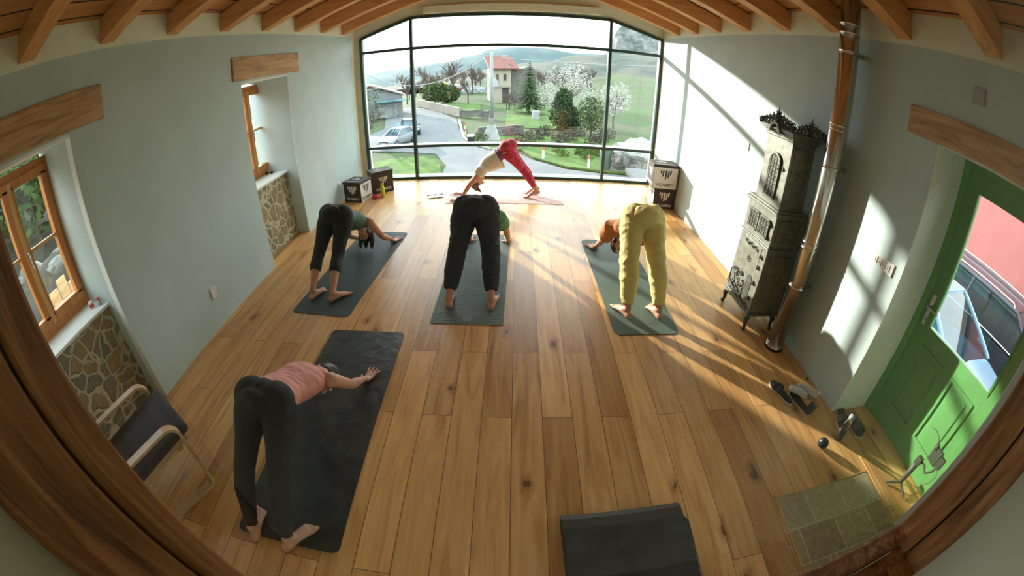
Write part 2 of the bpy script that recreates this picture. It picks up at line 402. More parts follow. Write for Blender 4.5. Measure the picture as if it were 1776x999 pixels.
# right wall with the door niche
RO = XR + .60
w = MB()
DN = (.50, 1.585)
w.box((XR, -1.9, 0), (RO, DN[0], 2.65)); w.box((XR, DN[1], 0), (RO, 6.925, 2.65)); w.box((XR, DN[0], 2.085), (RO, DN[1], 2.65))
wr = w.build('wall_right', 'blue_paint'); struct(wr)
m = MB(); m.box((XR + .001, DN[1] - .006, 0), (XD - .03, DN[1] + .01, 2.09)); m.box((XR + .001, DN[0] - .01, 0), (XD - .03, DN[0] + .006, 2.09)); m.box((XR + .001, DN[0], 2.07), (XD - .03, DN[1], 2.09))
m.build('niche_plaster', 'white_plaster', wr)
struct(box('trim_3', (XR - .008, -1.9, 2.65), (RO, 7.08, 3.0), 'cream_plaster'))
struct(box('trim_4', (XR - .003, 6.925, 0), (RO, 7.30, 2.65), 'cream_plaster'))

# gable wall round the glass front
poly_out = [(TO, 0), (TO, 2.95), (XL, zplank(XL) + .05), (RIDGE, 3.76), (XR, zplank(XR) + .05), (RO, 2.95), (RO, 0)]
WIN = [(-2.668, .0), (-2.660, 2.62), (-1.752, 2.905), (1.525, 2.895), (2.435, 2.645), (2.435, .0)]
g = MB(); y0, y1 = 7.085, 7.30
def strip(pts):
    g.prism(pts, 'y', y0, y1)
strip([(TO, 0), (TO, 2.72), (RIDGE, 3.72), (RO, 2.72), (RO, 0), (2.435, 0), (2.435, 2.645), (1.525, 2.895), (-1.752, 2.905), (-2.66, 2.62), (-2.66, 0)])
gw = g.build('wall_back', 'cream_plaster'); struct(gw)
bl = tag(box('blind_box', (-1.53, 6.98, 2.925), (1.34, 7.083, 3.06), 'cream_plaster', None, .008), 'long cream roller blind housing above the big glass window', 'blind box')

# near wall (the camera looks through its window)
w = MB(); F0, F1 = -.36, .10
w.box((TO, F0, 0), (-.405, F1, 3.0)); w.box((.968, F0, 0), (RO, F1, 3.0)); w.box((-.405, F0, 0), (.968, F1, 1.18)); w.box((-.405, F0, 2.55), (.968, F1, 3.0))
w.prism([(TO, 3.0), (RO, 3.0), (RIDGE, 3.76)], 'y', F0, F1)
struct(w.build('wall_front', 'cream_plaster'))
w = MB(); w.box((-2.1, -2.0, 0), (RO, -1.9, 3.9)); w.box((TO, -2.0, 0), (-2.1, -1.9, .8)); struct(w.build('wall_gallery', 'cream_plaster'))  # unseen wall behind the camera; left side cut open for added fill daylight

# ceiling boards and rafters
m = MB()
for s in (-1, 1):
    xe = (XL - .7) if s < 0 else (XR + .7)
    m.prism([(RIDGE, zplank(RIDGE)), (xe, zplank(xe)), (xe, zplank(xe) + .05), (RIDGE, zplank(RIDGE) + .05)], 'y', -2.0, 7.5)
struct(m.build('ceiling', 'ceiling_wood'))
# fine grooves between the ceiling boards
m = MB()
for s in (-1, 1):
    for k in range(1, 18):
        x = RIDGE + s * k * .17
        if XL < x < XR: m.box((x - .004, F1, zplank(x) - .006), (x + .004, 7.08, zplank(x) + .004))
m.build('board_grooves', 'dark_opening', bpy.data.objects['ceiling'])
ordn = ['first', 'second', 'third', 'fourth', 'fifth', 'sixth', 'seventh', 'eighth', 'ninth']
LY = [1.217, 1.94, 2.677, 3.435, 4.196, 4.968, 5.738, 6.504]
RY = [1.174, 1.923, 2.687, 3.411, 4.162, 4.896, 5.591, 6.292]
for s, ys, nm in ((-1, LY, 'left'), (1, RY, 'right')):
    for i, y in enumerate(ys[::-1]):
        m = MB(); xe = XL if s < 0 else XR; wd = .135
        xi = RIDGE + s * .01
        zt, zb = zplank(xe) - .004, zplank(xe) - .19
        zi, zib = zplank(xi) - .004, zplank(xi) - .19
        m.prism([(xe - s * .010, zt - .006), (xe - s * .010, zb), (xi, zib), (xi, zi - .006)], 'y', y, y + wd)
        o = m.build('rafter', 'rafter_wood')
        tag(o, f'orange pine roof rafter on the {nm} slope, {ordn[i]} from the big window', 'rafter', None)

# lintels
def rough_beam(name, lo, hi, label, seed=0):
    m = MB(); m.box(lo, hi, .012); bm = m.bm
    bmesh.ops.subdivide_edges(bm, edges=[e for e in bm.edges if e.calc_length() > .3], cuts=12, use_grid_fill=True)
    for v in bm.verts:
        n = noise.noise_vector(v.co * 5 + V(seed, 0, 0)); v.co += n * .008
    o = m.build(name, 'old_beam'); return tag(o, label, 'lintel beam')
rough_beam('lintel_beam', (XL - .15, .35, 2.145), (XL + .03, 1.915, 2.40), 'old dark-patched oak lintel beam over the near left window', 1)
rough_beam('lintel_beam', (XL - .15, 3.585, 2.15), (XL + .03, 5.01, 2.40), 'short old oak lintel beam over the far left window', 5)
rough_beam('lintel_beam', (XR - .03, .25, 2.075), (XR + .15, 1.858, 2.258), 'old oak lintel beam above the green door', 9)

# ---------------------------------------------------------------- big window
def bar(m, a, b_, wd, y0=7.05, y1=7.12, z=False):
    a = V(*a); b_ = V(*b_); d = (b_ - a).normalized(); n = V(-d.y, d.x) * wd / 2
    m.prism([tuple(a - n), tuple(b_ - n), tuple(b_ + n), tuple(a + n)], 'y', y0, y1)
m = MB()
fr = [(-2.645, .022), (-2.645, 2.605), (-1.752, 2.885), (1.52, 2.875), (2.415, 2.63), (2.415, .022)]
for i in range(6): bar(m, fr[i], fr[(i + 1) % 6], .05)
bw = m.build('window_1', 'frame_dark'); struct(bw)
for x, zt in ((-1.75, 2.88), (1.52, 2.87)): box('mullion', (x - .026, 7.03, .03), (x + .026, 7.125, zt), 'frame_dark', bw)
for z in (.61, 2.345):
    t = box('transom', (-2.63, 7.04, z - .024), (2.40, 7.12, z + .024), 'frame_dark', bw)
    box('ledge', (-2.63, 7.121, z - .024), (2.40, 7.20, z + .026), 'frame_ledge', t)
box('threshold', (-2.66, 7.122, -.02), (2.43, 7.24, .05), 'frame_ledge', bw)
zc = (.03, .61, 2.345)
xs = (-2.645, -1.75, 1.52, 2.415)
for i in range(3):
    for j in range(2):
        MB().quad((xs[i], 7.10, zc[j]), (xs[i + 1], 7.10, zc[j]), (xs[i + 1], 7.10, zc[j + 1]), (xs[i], 7.10, zc[j + 1])).build('pane', 'window_glass', bw)
MB().quad((-2.645, 7.10, 2.345), (-1.75, 7.10, 2.345), (-1.75, 7.10, 2.885), (-2.645, 7.10, 2.605)).build('pane', 'window_glass', bw)
MB().quad((-1.75, 7.10, 2.345), (1.52, 7.10, 2.345), (1.52, 7.10, 2.875), (-1.75, 7.10, 2.885)).build('pane', 'window_glass', bw)
MB().quad((1.52, 7.10, 2.345), (2.415, 7.10, 2.345), (2.415, 7.10, 2.63), (1.52, 7.10, 2.875)).build('pane', 'window_glass', bw)

# ---------------------------------------------------------------- left casement windows
def casement(name, ya, yb):
    z0, z1 = .886, 2.085; x = XW; ym = (ya + yb) / 2
    m = MB()
    m.box((x - .06, ya, z0), (x, yb, z0 + .07), .004); m.box((x - .06, ya, z1 - .06), (x, yb, z1), .004)
    m.box((x - .06, ya, z0 + .06), (x, ya + .05, z1 - .05), .004); m.box((x - .06, yb - .05, z0 + .06), (x, yb, z1 - .05), .004)
    fr = struct(m.build(name, 'window_pine'))
    for a, b_ in ((ya + .045, ym), (ym, yb - .045)):
        s = MB(); xa, xb = x - .05, x + .018; st = .058
        s.box((xa, a, z0 + .065), (xb, b_, z0 + .145), .005); s.box((xa, a, z1 - .125), (xb, b_, z1 - .055), .005)
        s.box((xa, a, z0 + .12), (xb, a + st, z1 - .10), .005); s.box((xa, b_ - st, z0 + .12), (xb, b_, z1 - .10), .005)
        so = s.build('sash', 'window_pine', fr)
        zm = (z0 + z1) / 2 + .02
        box('muntin', (xa + .02, a + st - .005, zm - .013), (xb - .012, b_ - st + .005, zm + .013), 'window_pine_light', so, .003)
        MB().quad((x - .02, a + st - .01, z0 + .13), (x - .02, b_ - st + .01, z0 + .13), (x - .02, b_ - st + .01, z1 - .11), (x - .02, a + st - .01, z1 - .11)).build('pane', 'window_glass', so)
    box('astragal', (x - .03, ym - .006, z0 + .07), (x + .028, ym + .034, z1 - .065), 'window_pine_light', fr, .004)
    h = MB(); h.box((x + .028, ym + .004, 1.42), (x + .04, ym + .024, 1.52), .003); h.box((x + .04, ym + .006, 1.46), (x + .06, ym + .022, 1.50), .003); h.box((x + .048, ym + .008, 1.38), (x + .06, ym + .020, 1.48), .003)
    h.build('handle', 'steel', fr)
    for z in (1.02, 1.95):
        hg = MB(); hg.sweep([(x + .006, yb - .048, z - .03), (x + .006, yb - .048, z + .03)], .008); hg.build('hinge', 'steel', fr)
    return fr
casement('window_2', .735, 1.60)
casement('window_3', 4.00, 4.905)

# ---------------------------------------------------------------- green door
YA, YB = .545, 1.573
m = MB(); x = XD
m.box((x - .03, YB - .045, 0), (x + .07, YB + .012, 2.083), .004); m.box((x - .03, YA - .04, 0), (x + .07, YA + .035, 2.083), .004); m.box((x - .03, YA + .02, 2.04), (x + .07, YB - .03, 2.083), .004)
dr = struct(m.build('door_1', 'door_green'))
m = MB(); a, b_ = YA + .035, YB - .045; ga, gb, gz0, gz1 = .70, 1.412, .905, 1.895
m.box((x, a, .012), (x + .045, b_, gz0)); m.box((x, a, gz0 - .001), (x + .045, ga, 2.04)); m.box((x, gb, gz0 - .001), (x + .045, b_, 2.04)); m.box((x, ga - .001, gz1), (x + .045, gb + .001, 2.04))
lf = m.build('door_leaf', 'door_green', dr)
m = MB()   # moulding round the glass and the lower panel
for (u0, u1, v0, v1) in ((ga, gb, gz0, gz1),):
    t = .018
    m.box((x - .008, u0 - t, v0 - t), (x + .002, u1 + t, v0)); m.box((x - .008, u0 - t, v1), (x + .002, u1 + t, v1 + t)); m.box((x - .008, u0 - t, v0), (x + .002, u0, v1)); m.box((x - .008, u1, v0), (x + .002, u1 + t, v1))
m.build('glazing_bead', 'door_green', lf)
for u0, u1 in ((.74, 1.015), (1.11, 1.385)):
    m = MB(); v0, v1, t = .22, .77, .016
    m.box((x - .014, u0, v0), (x + .002, u1, v0 + t)); m.box((x - .014, u0, v1 - t), (x + .002, u1, v1)); m.box((x - .014, u0, v0 + t), (x + .002, u0 + t, v1 - t)); m.box((x - .014, u1 - t, v0 + t), (x + .002, u1, v1 - t))
    m.box((x - .008, u0 + .05, v0 + .05), (x + .002, u1 - .05, v1 - .05), .006)
    m.build('door_panel', 'door_green', lf)
MB().quad((x + .02, ga, gz0), (x + .02, gb, gz0), (x + .02, gb, gz1), (x + .02, ga, gz1)).build('pane', 'window_glass', lf)
m = MB(); m.box((x - .012, 1.455, .885), (x, 1.495, 1.125), .003); h = m.build('handle_plate', 'steel', lf)
m = MB(); m.sweep([(x - .012, 1.475, 1.03), (x - .06, 1.475, 1.03), (x - .066, 1.465, 1.03), (x - .066, 1.36, 1.03)], .009, n=10); m.build('lever_handle', 'steel', h)
m = MB(); m.sweep([(x - .02, 1.475, .93), (x, 1.475, .93)], .011); m.build('key_cylinder', 'steel', h)
for z in (.21, .91, 1.75):
    m = MB(); m.sweep([(x - .034, YA + .03, z - .05), (x - .034, YA + .03, z + .05)], .011); m.build('hinge', 'white_plastic', dr)
struct(box('trim_5', (XR + .01, YA, 0), (XD + .01, YB, .006), 'oak_floor'))

# ---------------------------------------------------------------- window the camera looks through
RZ = Matrix.Rotation(math.radians(2.3), 4, 'Z')
def nf(name, parts, mat, parent=None):
    m = MB()
    for lo, hi, bv in parts: m.box(lo, hi, bv, RZ)
    bm = m.bm
    bmesh.ops.subdivide_edges(bm, edges=[e for e in bm.edges if e.calc_length() > .35], cuts=24, use_grid_fill=True)
    for v in bm.verts: v.co += noise.noise_vector(V(v.co.x * 9, v.co.y * 9, v.co.z * 4)) * .0022
    return m.build(name, mat, parent)
nw = nf('window_4', [((-.52, -.004, 1.16), (-.386, .093, 2.56), .006), ((.941, -.004, 1.16), (1.06, .061, 2.56), .006), ((-.40, -.004, 1.16), (.95, .09, 1.24), .004), ((-.40, -.004, 2.48), (.95, .09, 2.56), .004)], 'near_frame_wood')
struct(nw)
nf('sash', [((-.50, .096, 1.20), (-.383, .141, 2.52), .005), ((.939, .065, 1.20), (1.05, .141, 2.52), .005), ((-.39, .096, 1.20), (.945, .141, 1.27), .004), ((-.39, .096, 2.45), (.945, .141, 2.52), .004)], 'near_frame_wood', nw)
m = MB(); m.quad((-.383, .125, 1.27), (.939, .125, 1.27), (.939, .125, 2.45), (-.383, .125, 2.45)); bmesh.ops.transform(m.bm, matrix=RZ, verts=m.bm.verts)
m.build('pane', 'near_glass', nw)
# ================================================================ FURNISHINGS
def rounded(w, l, r, n=6):
    p = []
    for cx, cy, a0 in ((w / 2 - r, l / 2 - r, 0), (-w / 2 + r, l / 2 - r, PI / 2), (-w / 2 + r, -l / 2 + r, PI), (w / 2 - r, -l / 2 + r, 1.5 * PI)):
        for i in range(n + 1):
            a = a0 + PI / 2 * i / n; p.append((cx + r * math.cos(a), cy + r * math.sin(a)))
    return p
def yoga_mat(c, w, l, rz, mat, label, r=.05, t=.005, edge=None, z=.001):
    root = thing('yoga_mat', label, 'yoga mat', (c[0], c[1], z), rz)
    MB().prism(rounded(w, l, r), 'z', 0, t).build('mat_sheet', mat, root)
    return root
# centres, sizes and headings of the mats on the boards
m1 = yoga_mat((-1.195, 1.655), .645, 1.90, math.radians(0.5), 'mat_black', 'wide black crinkled yoga mat under the person in the pink top', .045, .006)
m2 = yoga_mat((-1.70, 3.735), .62, 1.84, math.radians(-4.0), 'mat_dark', 'dark teal grey yoga mat under the person in capri leggings', .05)
m3 = yoga_mat((-.378, 3.66), .615, 1.83, math.radians(-.8), 'mat_green', 'ribbed grey green yoga mat with round logo under the navy trousers', .008, .004)
m4 = yoga_mat((1.10, 3.555), .585, 1.86, math.radians(1.2), 'mat_sage', 'sage yoga mat with rounded corners under the yellow trousers', .07)
m5 = yoga_mat((-.155, 6.0), 1.74, .56, math.radians(-.5), 'mat_pink', 'pale pink patterned yoga mat right in front of the big window', .01, .004)
# prints on the mats
m = MB()
for k in range(60):
    y = -.90 + k * .0305; m.box((-.30, y, .004), (.30, y + .006, .0048))
m.build('ribs', 'mat_green', m3)
def ring_bm(m, c, r0, r1, z, n=32, sy=1):
    for i in range(n):
        a, b_ = 2 * PI * i / n, 2 * PI * (i + 1) / n
        P = lambda r, q: (c[0] + r * math.cos(q), c[1] + sy * r * math.sin(q), z)
        m.quad(P(r0, a), P(r1, a), P(r1, b_), P(r0, b_))
m = MB(); ring_bm(m, (0, -.84), .027, .034, .0053); 
for s in (-.012, 0, .012): ring_bm(m, (s, -.842), .006, .009, .0053, 16, 1.4)
m.build('round_logo', 'grey_plastic', m3)
m = MB()
for k in range(7): m.box((.10 + k * .022, .865, .0052), (.113 + k * .022, .874, .0056))
m.build('printed_word', 'grey_plastic', m2)

def text_obj(s, size, mat, parent, M, name='lettering', bold=.0):
    cu = bpy.data.curves.new('t', 'FONT'); cu.body = s; cu.size = size; cu.align_x = 'CENTER'; cu.align_y = 'CENTER'; cu.extrude = .0006; cu.offset = bold
    t = bpy.data.objects.new('t', cu); COL.objects.link(t)
    dg = bpy.context.evaluated_depsgraph_get(); me = bpy.data.meshes.new_from_object(t.evaluated_get(dg)); bpy.data.objects.remove(t)
    me.transform(M)
    while me.materials: me.materials.pop()
    return link(name, me, mat, parent)

# ---- wine cartons with the five-bar emblem and VICAMPO lettering
BARS = [(-.104, .060, .135, -.03), (-.060, -.005, .125, 0), (0, -.065, .135, 0), (.054, -.035, .125, .0), (.098, .035, .135, .03)]
def emblem(parent, M, mat, sc=1.0):
    m = MB()
    for x, z0, z1, ln in BARS:
        w_ = .030 if abs(x) > .09 else .032
        x *= 1; pts = [(x - w_ / 2, z0 + .012), (x - w_ * .1, z0 - .004), (x + w_ / 2, z0 + .018), (x + w_ / 2 + .006 + ln * .2, z1 - .004), (x + w_ * .2, z1 + .008), (x - w_ / 2 + .002, z1 - .014)]
        m.prism([(p[0] * sc, p[1] * sc) for p in pts], 'y', -.0009, .0)
    bmesh.ops.transform(m.bm, matrix=M, verts=m.bm.verts)
    m.build('emblem', mat, parent)
def face_M(w, d, h, side):
    up = Matrix.Identity(4)
    if side == 'front': return Matrix.Translation((0, -d / 2 - .0008, h * .52))
    if side == 'right': return Matrix.Translation((w / 2 + .0008, 0, h * .52)) @ Matrix.Rotation(PI / 2, 4, 'Z')
    if side == 'left': return Matrix.Translation((-w / 2 - .0008, 0, h * .52)) @ Matrix.Rotation(-PI / 2, 4, 'Z')
def carton(loc, rz, w, d, h, white, label, printed, whole_white=False, tall=False):
    root = thing('wine_carton', label, 'box', loc, rz)
    body = MB().box((-w / 2, -d / 2, 0), (w / 2, d / 2, h * .93), .003).build('carton_body', 'box_dark', root)
    lid = MB().box((-w / 2 - .008, -d / 2 - .008, h * .90), (w / 2 + .008, d / 2 + .008, h), .003).build('lid', 'box_dark', root)
    for s in white:
        e = .0012
        q = {'front': ((-w / 2 + .004, -d / 2 - e, .004), (w / 2 - .004, -d / 2, h * .885)), 'right': ((w / 2, -d / 2 + .004, .004), (w / 2 + e, d / 2 - .004, h * .885)), 'left': ((-w / 2 - e, -d / 2 + .004, .004), (-w / 2, d / 2 - .004, h * .885))}[s]
        MB().box(*q).build('white_panel', 'box_white', root)
    for s in ('front', 'right', 'left'):
        if s not in printed: continue
        mt = 'ink_dark' if s in white else 'ink_white'
        M = face_M(w, d, h, s); off = Matrix.Translation((0, -.0010, 0))
        emblem(root, M @ off, mt, min(w, d) / .45)
        text_obj('VICAMPO', .062 * w / .35, mt, root, M @ off @ Matrix.Translation((0, 0, -h * .36)) @ Matrix.Rotation(PI / 2, 4, 'X'), bold=.001)
    m = MB()
    for k in range(5): m.box((-w * .30 + k * w * .10, d * .02, h), (-w * .30 + k * w * .10 + w * .045, d * .30 - abs(k - 2) * .03, h + .0008))
    m.box((-w * .36, -d * .34, h), (w * .36, -d * .30, h + .0008))
    m.build('lid_print', 'ink_white', root)
    return root
def near_corner(c, ang, w, d, which):
    # centre of a carton from one floor corner: which=(sx,sy) of that corner
    a = math.radians(ang); lx, ly = -which[0] * w / 2, -which[1] * d / 2
    return (c[0] + lx * math.cos(a) - ly * math.sin(a), c[1] + lx * math.sin(a) + ly * math.cos(a), 0)
c1 = near_corner((-2.377, 5.83), -14, .33, .31, (1, -1)); carton((c1[0], c1[1], .001), math.radians(-14), .33, .31, .33, ('right',), 'dark wine carton with a white printed side, nearest the left wall', ('front', 'right'))
c2 = near_corner((-2.30, 6.215), 38, .36, .27, (-1, -1)); carton((c2[0], c2[1], .001), math.radians(38), .36, .27, .37, (), 'dark wine carton behind the yellow bottle, close to the window', ('front',))
carton((2.255, 5.905, .001), math.radians(-2), .335, .31, .325, ('left',), 'dark wine carton on the floor at right, lower of the stack', ('front', 'left'))
carton((2.225, 5.895, .3275), math.radians(-3), .385, .33, .37, ('front',), 'wine carton with cream printed front on top of the right stack', ('front', 'left'))
# ---- things round the cartons
r = thing('water_bottle', 'slim yellow green bottle standing before the dark carton', 'bottle', (-2.12, 6.14, .001))
MB().lathe([(.030, 0), (.034, .006), (.034, .14), (.028, .165), (.020, .178)]).build('bottle_body', 'bottle_yellow', r, True)
MB().lathe([(.022, .176), (.023, .18), (.023, .205), (.020, .21)]).build('cap', 'bottle_yellow', r, True)
m = MB()
bmesh.ops.create_icosphere(m.bm, subdivisions=4, radius=.06)
for v in m.bm.verts:
    n = noise.noise(v.co * 40) * .014; v.co = V(v.co.x * 1.2, v.co.y * .9, max(-.028, v.co.z * .55) + .03) + v.co.normalized() * n
tag(m.build('red_cloth', 'red_cloth', None, True, (-2.20, 6.02, .002)), 'small crumpled red cloth between the left cartons', 'cloth')
r = thing('notebook', 'open notebook lying on the floor left of the pink mat', 'notebook', (-1.24, 6.06, .001), math.radians(14))
m = MB(); m.box((-.125, -.10, 0), (.125, .10, .004), .001); m.build('cover', 'mat_dark', r)
for s in (-1, 1):
    m = MB()
    pr = [(0, .006), (.02, .016), (.07, .013), (.118, .008), (.118, .004), (0, .004)]
    m.prism([(s * a, b_) for a, b_ in pr], 'y', -.095, .095); m.build('page_block', 'box_white', r)
m = MB(); m.box((-.125, .03, .004), (.125, .042, .0175)); m.build('elastic_band', 'charcoal_fabric', r)

# ---- outlets, switches, sensor
def plate(name, label, cat, wallx, s, y, z, w_, h_, n, mat='white_plastic', tilt=0):
    root = thing(name, label, cat, (wallx, y, z))
    MB().box((-.012 if s > 0 else 0, -w_ / 2, -h_ / 2), (0 if s > 0 else .012, w_ / 2, h_ / 2), .003).build('plate', mat, root)
    return root
p = plate('wall_outlet', 'white blank outlet plate low on the left blue wall', 'outlet', XL, -1, 2.615, .345, .085, .115, 0)
p = plate('light_switch', 'white four-way switch plate on the right wall beside the door', 'switch', XR, 1, 1.772, 1.185, .235, .085, 4)
for k in range(4):
    MB().box((-.018, -.085 + k * .045, -.025), (-.012, -.05 + k * .045, .025), .003).build('rocker', 'white_plastic', p)
    MB().box((-.0188, -.0695 + k * .045, -.012), (-.018, -.0655 + k * .045, .012)).build('slot', 'dark_opening', p)
p = plate('wall_outlet', 'white triple outlet plate on the sunlit wall left of the stove', 'outlet', XR, 1, 4.015, 1.42, .19, .085, 3)
for k in range(3): MB().sweep([(-.0155, -.052 + k * .052, 0), (-.012, -.052 + k * .052, 0)], .017, None, 16).build('socket', 'grey_plastic', p)
p = plate('wall_sensor', 'small grey square cover high on the right wall', 'wall cover', XR, 1, 1.33, 2.44, .09, .10, 0, 'grey_plastic')
p = plate('wall_outlet', 'small white outlet low on the left wall beside the cartons', 'outlet', XL, -1, 5.93, .30, .08, .08, 0)

# ---- flue pipe
r = thing('flue_pipe', 'shiny steel flue pipe rising from the floor to the ceiling', 'pipe', (2.29, 2.42, 0))
MB().lathe([(.094, .001), (.094, .008), (.0, .008)], n=36).build('floor_collar', 'black_plastic', r)
pr = [(.083, .008), (.083, .03), (.079, .034), (.079, .93)]
MB().lathe([(.078, .008), (.078, zplank(2.29) - .03)], n=40).build('pipe', 'chrome', r, True)
for z in (.012, .03, .955, 1.0, 1.90, 1.935, 2.63, 2.70):
    MB().lathe([(.0785, z), (.083, z + .004), (.083, z + .012), (.0785, z + .016)], n=40).build('joint_ring', 'chrome', r, True)
for z in (.62, 1.62, 2.50):
    m = MB(); m.box((.078, -.02, z - .02), (XR - 2.29 - .001, .02, z + .02), .003); 
    for s in (-1, 1): m.sweep([(.085, s * .02, z), (.085, s * .045, z)], .008)
    b = m.build('bracket', 'steel', r)
    m = MB(); m.lathe([(.079, z - .012), (.0805, z - .012), (.0805, z + .012), (.079, z + .012)], n=36); m.build('clamp', 'steel', b, True)

# ---- tall cast iron stove, front faces -x
SX0, SX1, SY0, SY1 = 2.065, 2.40, 2.675, 3.165
R0 = (2.235, 2.92, 0)
st = thing('cast_iron_stove', 'tall ornate antique cast iron stove with openwork crown, beside the flue pipe', 'stove', R0)
def sp_(name, mb, mat='cast_iron', parent=st, smooth=False):
    o = mb.build(name, mat, parent, smooth)
    if parent is st: o.location = (-R0[0], -R0[1], 0)
    return o
def tier(x0, x1, y0, y1, z0, z1, t=0.0, bev=.006):
    m = MB(); m.prism([(x0, y0), (x1, y0), (x1, y1), (x0, y1)], 'z', z0, z1)
    for v in m.bm.verts:
        if v.co.z > (z0 + z1) / 2:
            v.co.x += t if v.co.x < (x0 + x1) / 2 else 0; v.co.y += t if v.co.y < (y0 + y1) / 2 else -t
    return m
lo = sp_('firebox', tier(SX0, SX1, SY0, SY1, .145, 1.10, .012))
mid = sp_('upper_chamber', tier(SX0 + .03, SX1 - .05, SY0 + .035, SY1 - .06, 1.13, 1.72, .012))
def ledge(z, x0, x1, y0, y1, h=.03, o=.02, name='ledge'):
    m = MB(); m.box((x0 - o, y0 - o, z), (x1 + o, y1 + o, z + h * .45), .004); m.box((x0 - o * .5, y0 - o * .5, z - h * .5), (x1 + o * .5, y1 + o * .5, z), .004); m.box((x0 - o * .4, y0 - o * .4, z + h * .45), (x1 + o * .4, y1 + o * .4, z + h), .004)
    return sp_(name, m)
ledge(.165, SX0, SX1, SY0, SY1, .03, .022, 'base_moulding'); ledge(.80, SX0 + .008, SX1, SY0 + .008, SY1 - .008, .022, .018); ledge(1.105, SX0 + .01, SX1 - .01, SY0 + .01, SY1 - .01, .034, .028)
# crown: flared cornice with an arched hood
def cornice():
    m = MB(); x0, x1, y0, y1 = SX0 + .03, SX1 - .05, SY0 + .035, SY1 - .06
    for i, (z, o) in enumerate(((1.70, .008), (1.722, .022), (1.742, .040), (1.757, .055))):
        m.box((x0 - o, y0 - o, z), (x1 + o, y1 + o, z + .022), .004)
    return m
co_ = sp_('cornice', cornice())
def arch_pts(cy, z0, r, n=12, th=.02):
    o = [(cy + r * math.cos(PI * i / n), z0 + r * math.sin(PI * i / n)) for i in range(n + 1)]
    inn = [(cy + (r - th) * math.cos(PI * i / n), z0 + (r - th) * math.sin(PI * i / n)) for i in range(n + 1)]
    return o, inn
m = MB(); cyc = (SY0 + SY1 - .025) / 2; o, inn = arch_pts(cyc, 1.735, .085)
for i in range(12): m.prism([o[i], o[i + 1], inn[i + 1], inn[i]], 'x', SX0 - .045, SX0 + .05)
sp_('arched_hood', m)
def scroll(m, cx, cy, cz, r, turns=1.25, th=.006, flip=1, plane='x', x=0):
    pts = []
    for i in range(15):
        a = turns * 2 * PI * i / 14; rr = r * (1 - .75 * i / 14); pts.append((cy + flip * rr * math.cos(a), cz + rr * math.sin(a)))
    m.sweep([(cx, u, v) if plane == 'x' else (u, cx, v) for u, v in pts], [th * (1 - .5 * i / 14) for i in range(15)], None, 6)
def filigree(c, wd, ht, plane, x, parent, name='crest', mat='cast_iron_dark'):
    # openwork crest: mirrored scrolls stepping up to a spire
    m = MB()
    for s in (-1, 1):
        for k in range(5):
            u = s * wd * (.12 + .20 * k); h = ht * (.74 - .12 * k)
            scroll(m, x, c + u, h * .50 + .014, .029 - .002 * k, 1.2, .0065, s, plane)
            a, b_ = c + u, 1
            q = [(a, 0), (a + s * .004, h * .5), (a - s * .004, h), (a, h + .020)]
            m.sweep([(x, p, z) if plane == 'x' else (p, x, z) for p, z in q], [.008, .006, .005, .001], None, 6)
            m.ball((x, a, h + .004) if plane == 'x' else (a, x, h + .004), .008, None, 1)
            if k < 4: scroll(m, x, c + u + s * wd * .1, h * .25 + .01, .020, 1.1, .006, -s, plane)
        q = [(c + s * wd * 1.0, 0), (c + s * wd * 1.06, .02), (c + s * wd * 1.12, .05)]
        m.sweep([(x, p, z) if plane == 'x' else (p, x, z) for p, z in q], [.010, .008, .003], None, 6)
    q = [(c, 0), (c, ht * .55), (c, ht * .8), (c, ht * 1.12)]
    m.sweep([(x, p, z) if plane == 'x' else (p, x, z) for p, z in q], [.014, .012, .008, .001], None, 6)
    for z in (.35, .58, .78): m.ball((x, c, ht * z) if plane == 'x' else (c, x, ht * z), .014 - z * .006, None, 1)
    q = [(c - wd, .004), (c + wd, .004)]
    m.sweep([(x, p, z) if plane == 'x' else (p, x, z) for p, z in q], .008, None, 6)
    for v in m.bm.verts: v.co.z += 1.778
    return sp_(name, m, mat)
filigree(cyc, .235, .165, 'x', SX0 - .015, st)
filigree((SX0 + SX1) / 2 - .01, .185, .135, 'y', SY0 - .008, st)
filigree((SX0 + SX1) / 2 - .01, .185, .135, 'y', SY1 - .02, st)
# openwork doors: ring lattice panels over dark openings
def lattice(y0, y1, z0, z1, x, arched=False, name='grille_door'):
    m = MB(); m.box((x - .010, y0, z0), (x - .002, y1, z1), .002); pan = sp_(name, m, 'cast_iron_dark')
    m = MB(); t = .010
    m.box((x - .018, y0, z0), (x - .008, y0 + t, z1)); m.box((x - .018, y1 - t, z0), (x - .008, y1, z1)); m.box((x - .018, y0, z0), (x - .008, y1, z0 + t))
    if not arched: m.box((x - .018, y0, z1 - t), (x - .008, y1, z1))
    if arched:
        cy, r_ = (y0 + y1) / 2, (y1 - y0) / 2; o, inn = arch_pts(cy, z1, r_, 14, .016)
        for i in range(14): m.prism([o[i], o[i + 1], inn[i + 1], inn[i]], 'x', x - .02, x - .006)
        m.prism(arch_pts(cy, z1, r_ - .012)[0], 'x', x - .0075, x - .003)
    nz = int((z1 - z0 + ((y1 - y0) / 2 if arched else 0)) / .034); ny = max(2, int((y1 - y0) / .034))
    for a in range(nz):
        for b_ in range(ny):
            cy2 = y0 + (b_ + .5) * (y1 - y0) / ny; cz = z0 + .02 + a * .034
            if arched and cz > z1 and math.hypot(cy2 - (y0 + y1) / 2, cz - z1) > (y1 - y0) / 2 - .01: continue
            pts = [(x - .014, cy2 + .013 * math.cos(q), cz + .013 * math.sin(q)) for q in [2 * PI * i / 8 for i in range(9)]]
            m.sweep(pts, .0042, None, 5)
            m.ball((x - .014, cy2, cz), .0045, None, 1)
    g = m.build('openwork', 'cast_iron', pan)
    return pan
xf = SX0 + .012
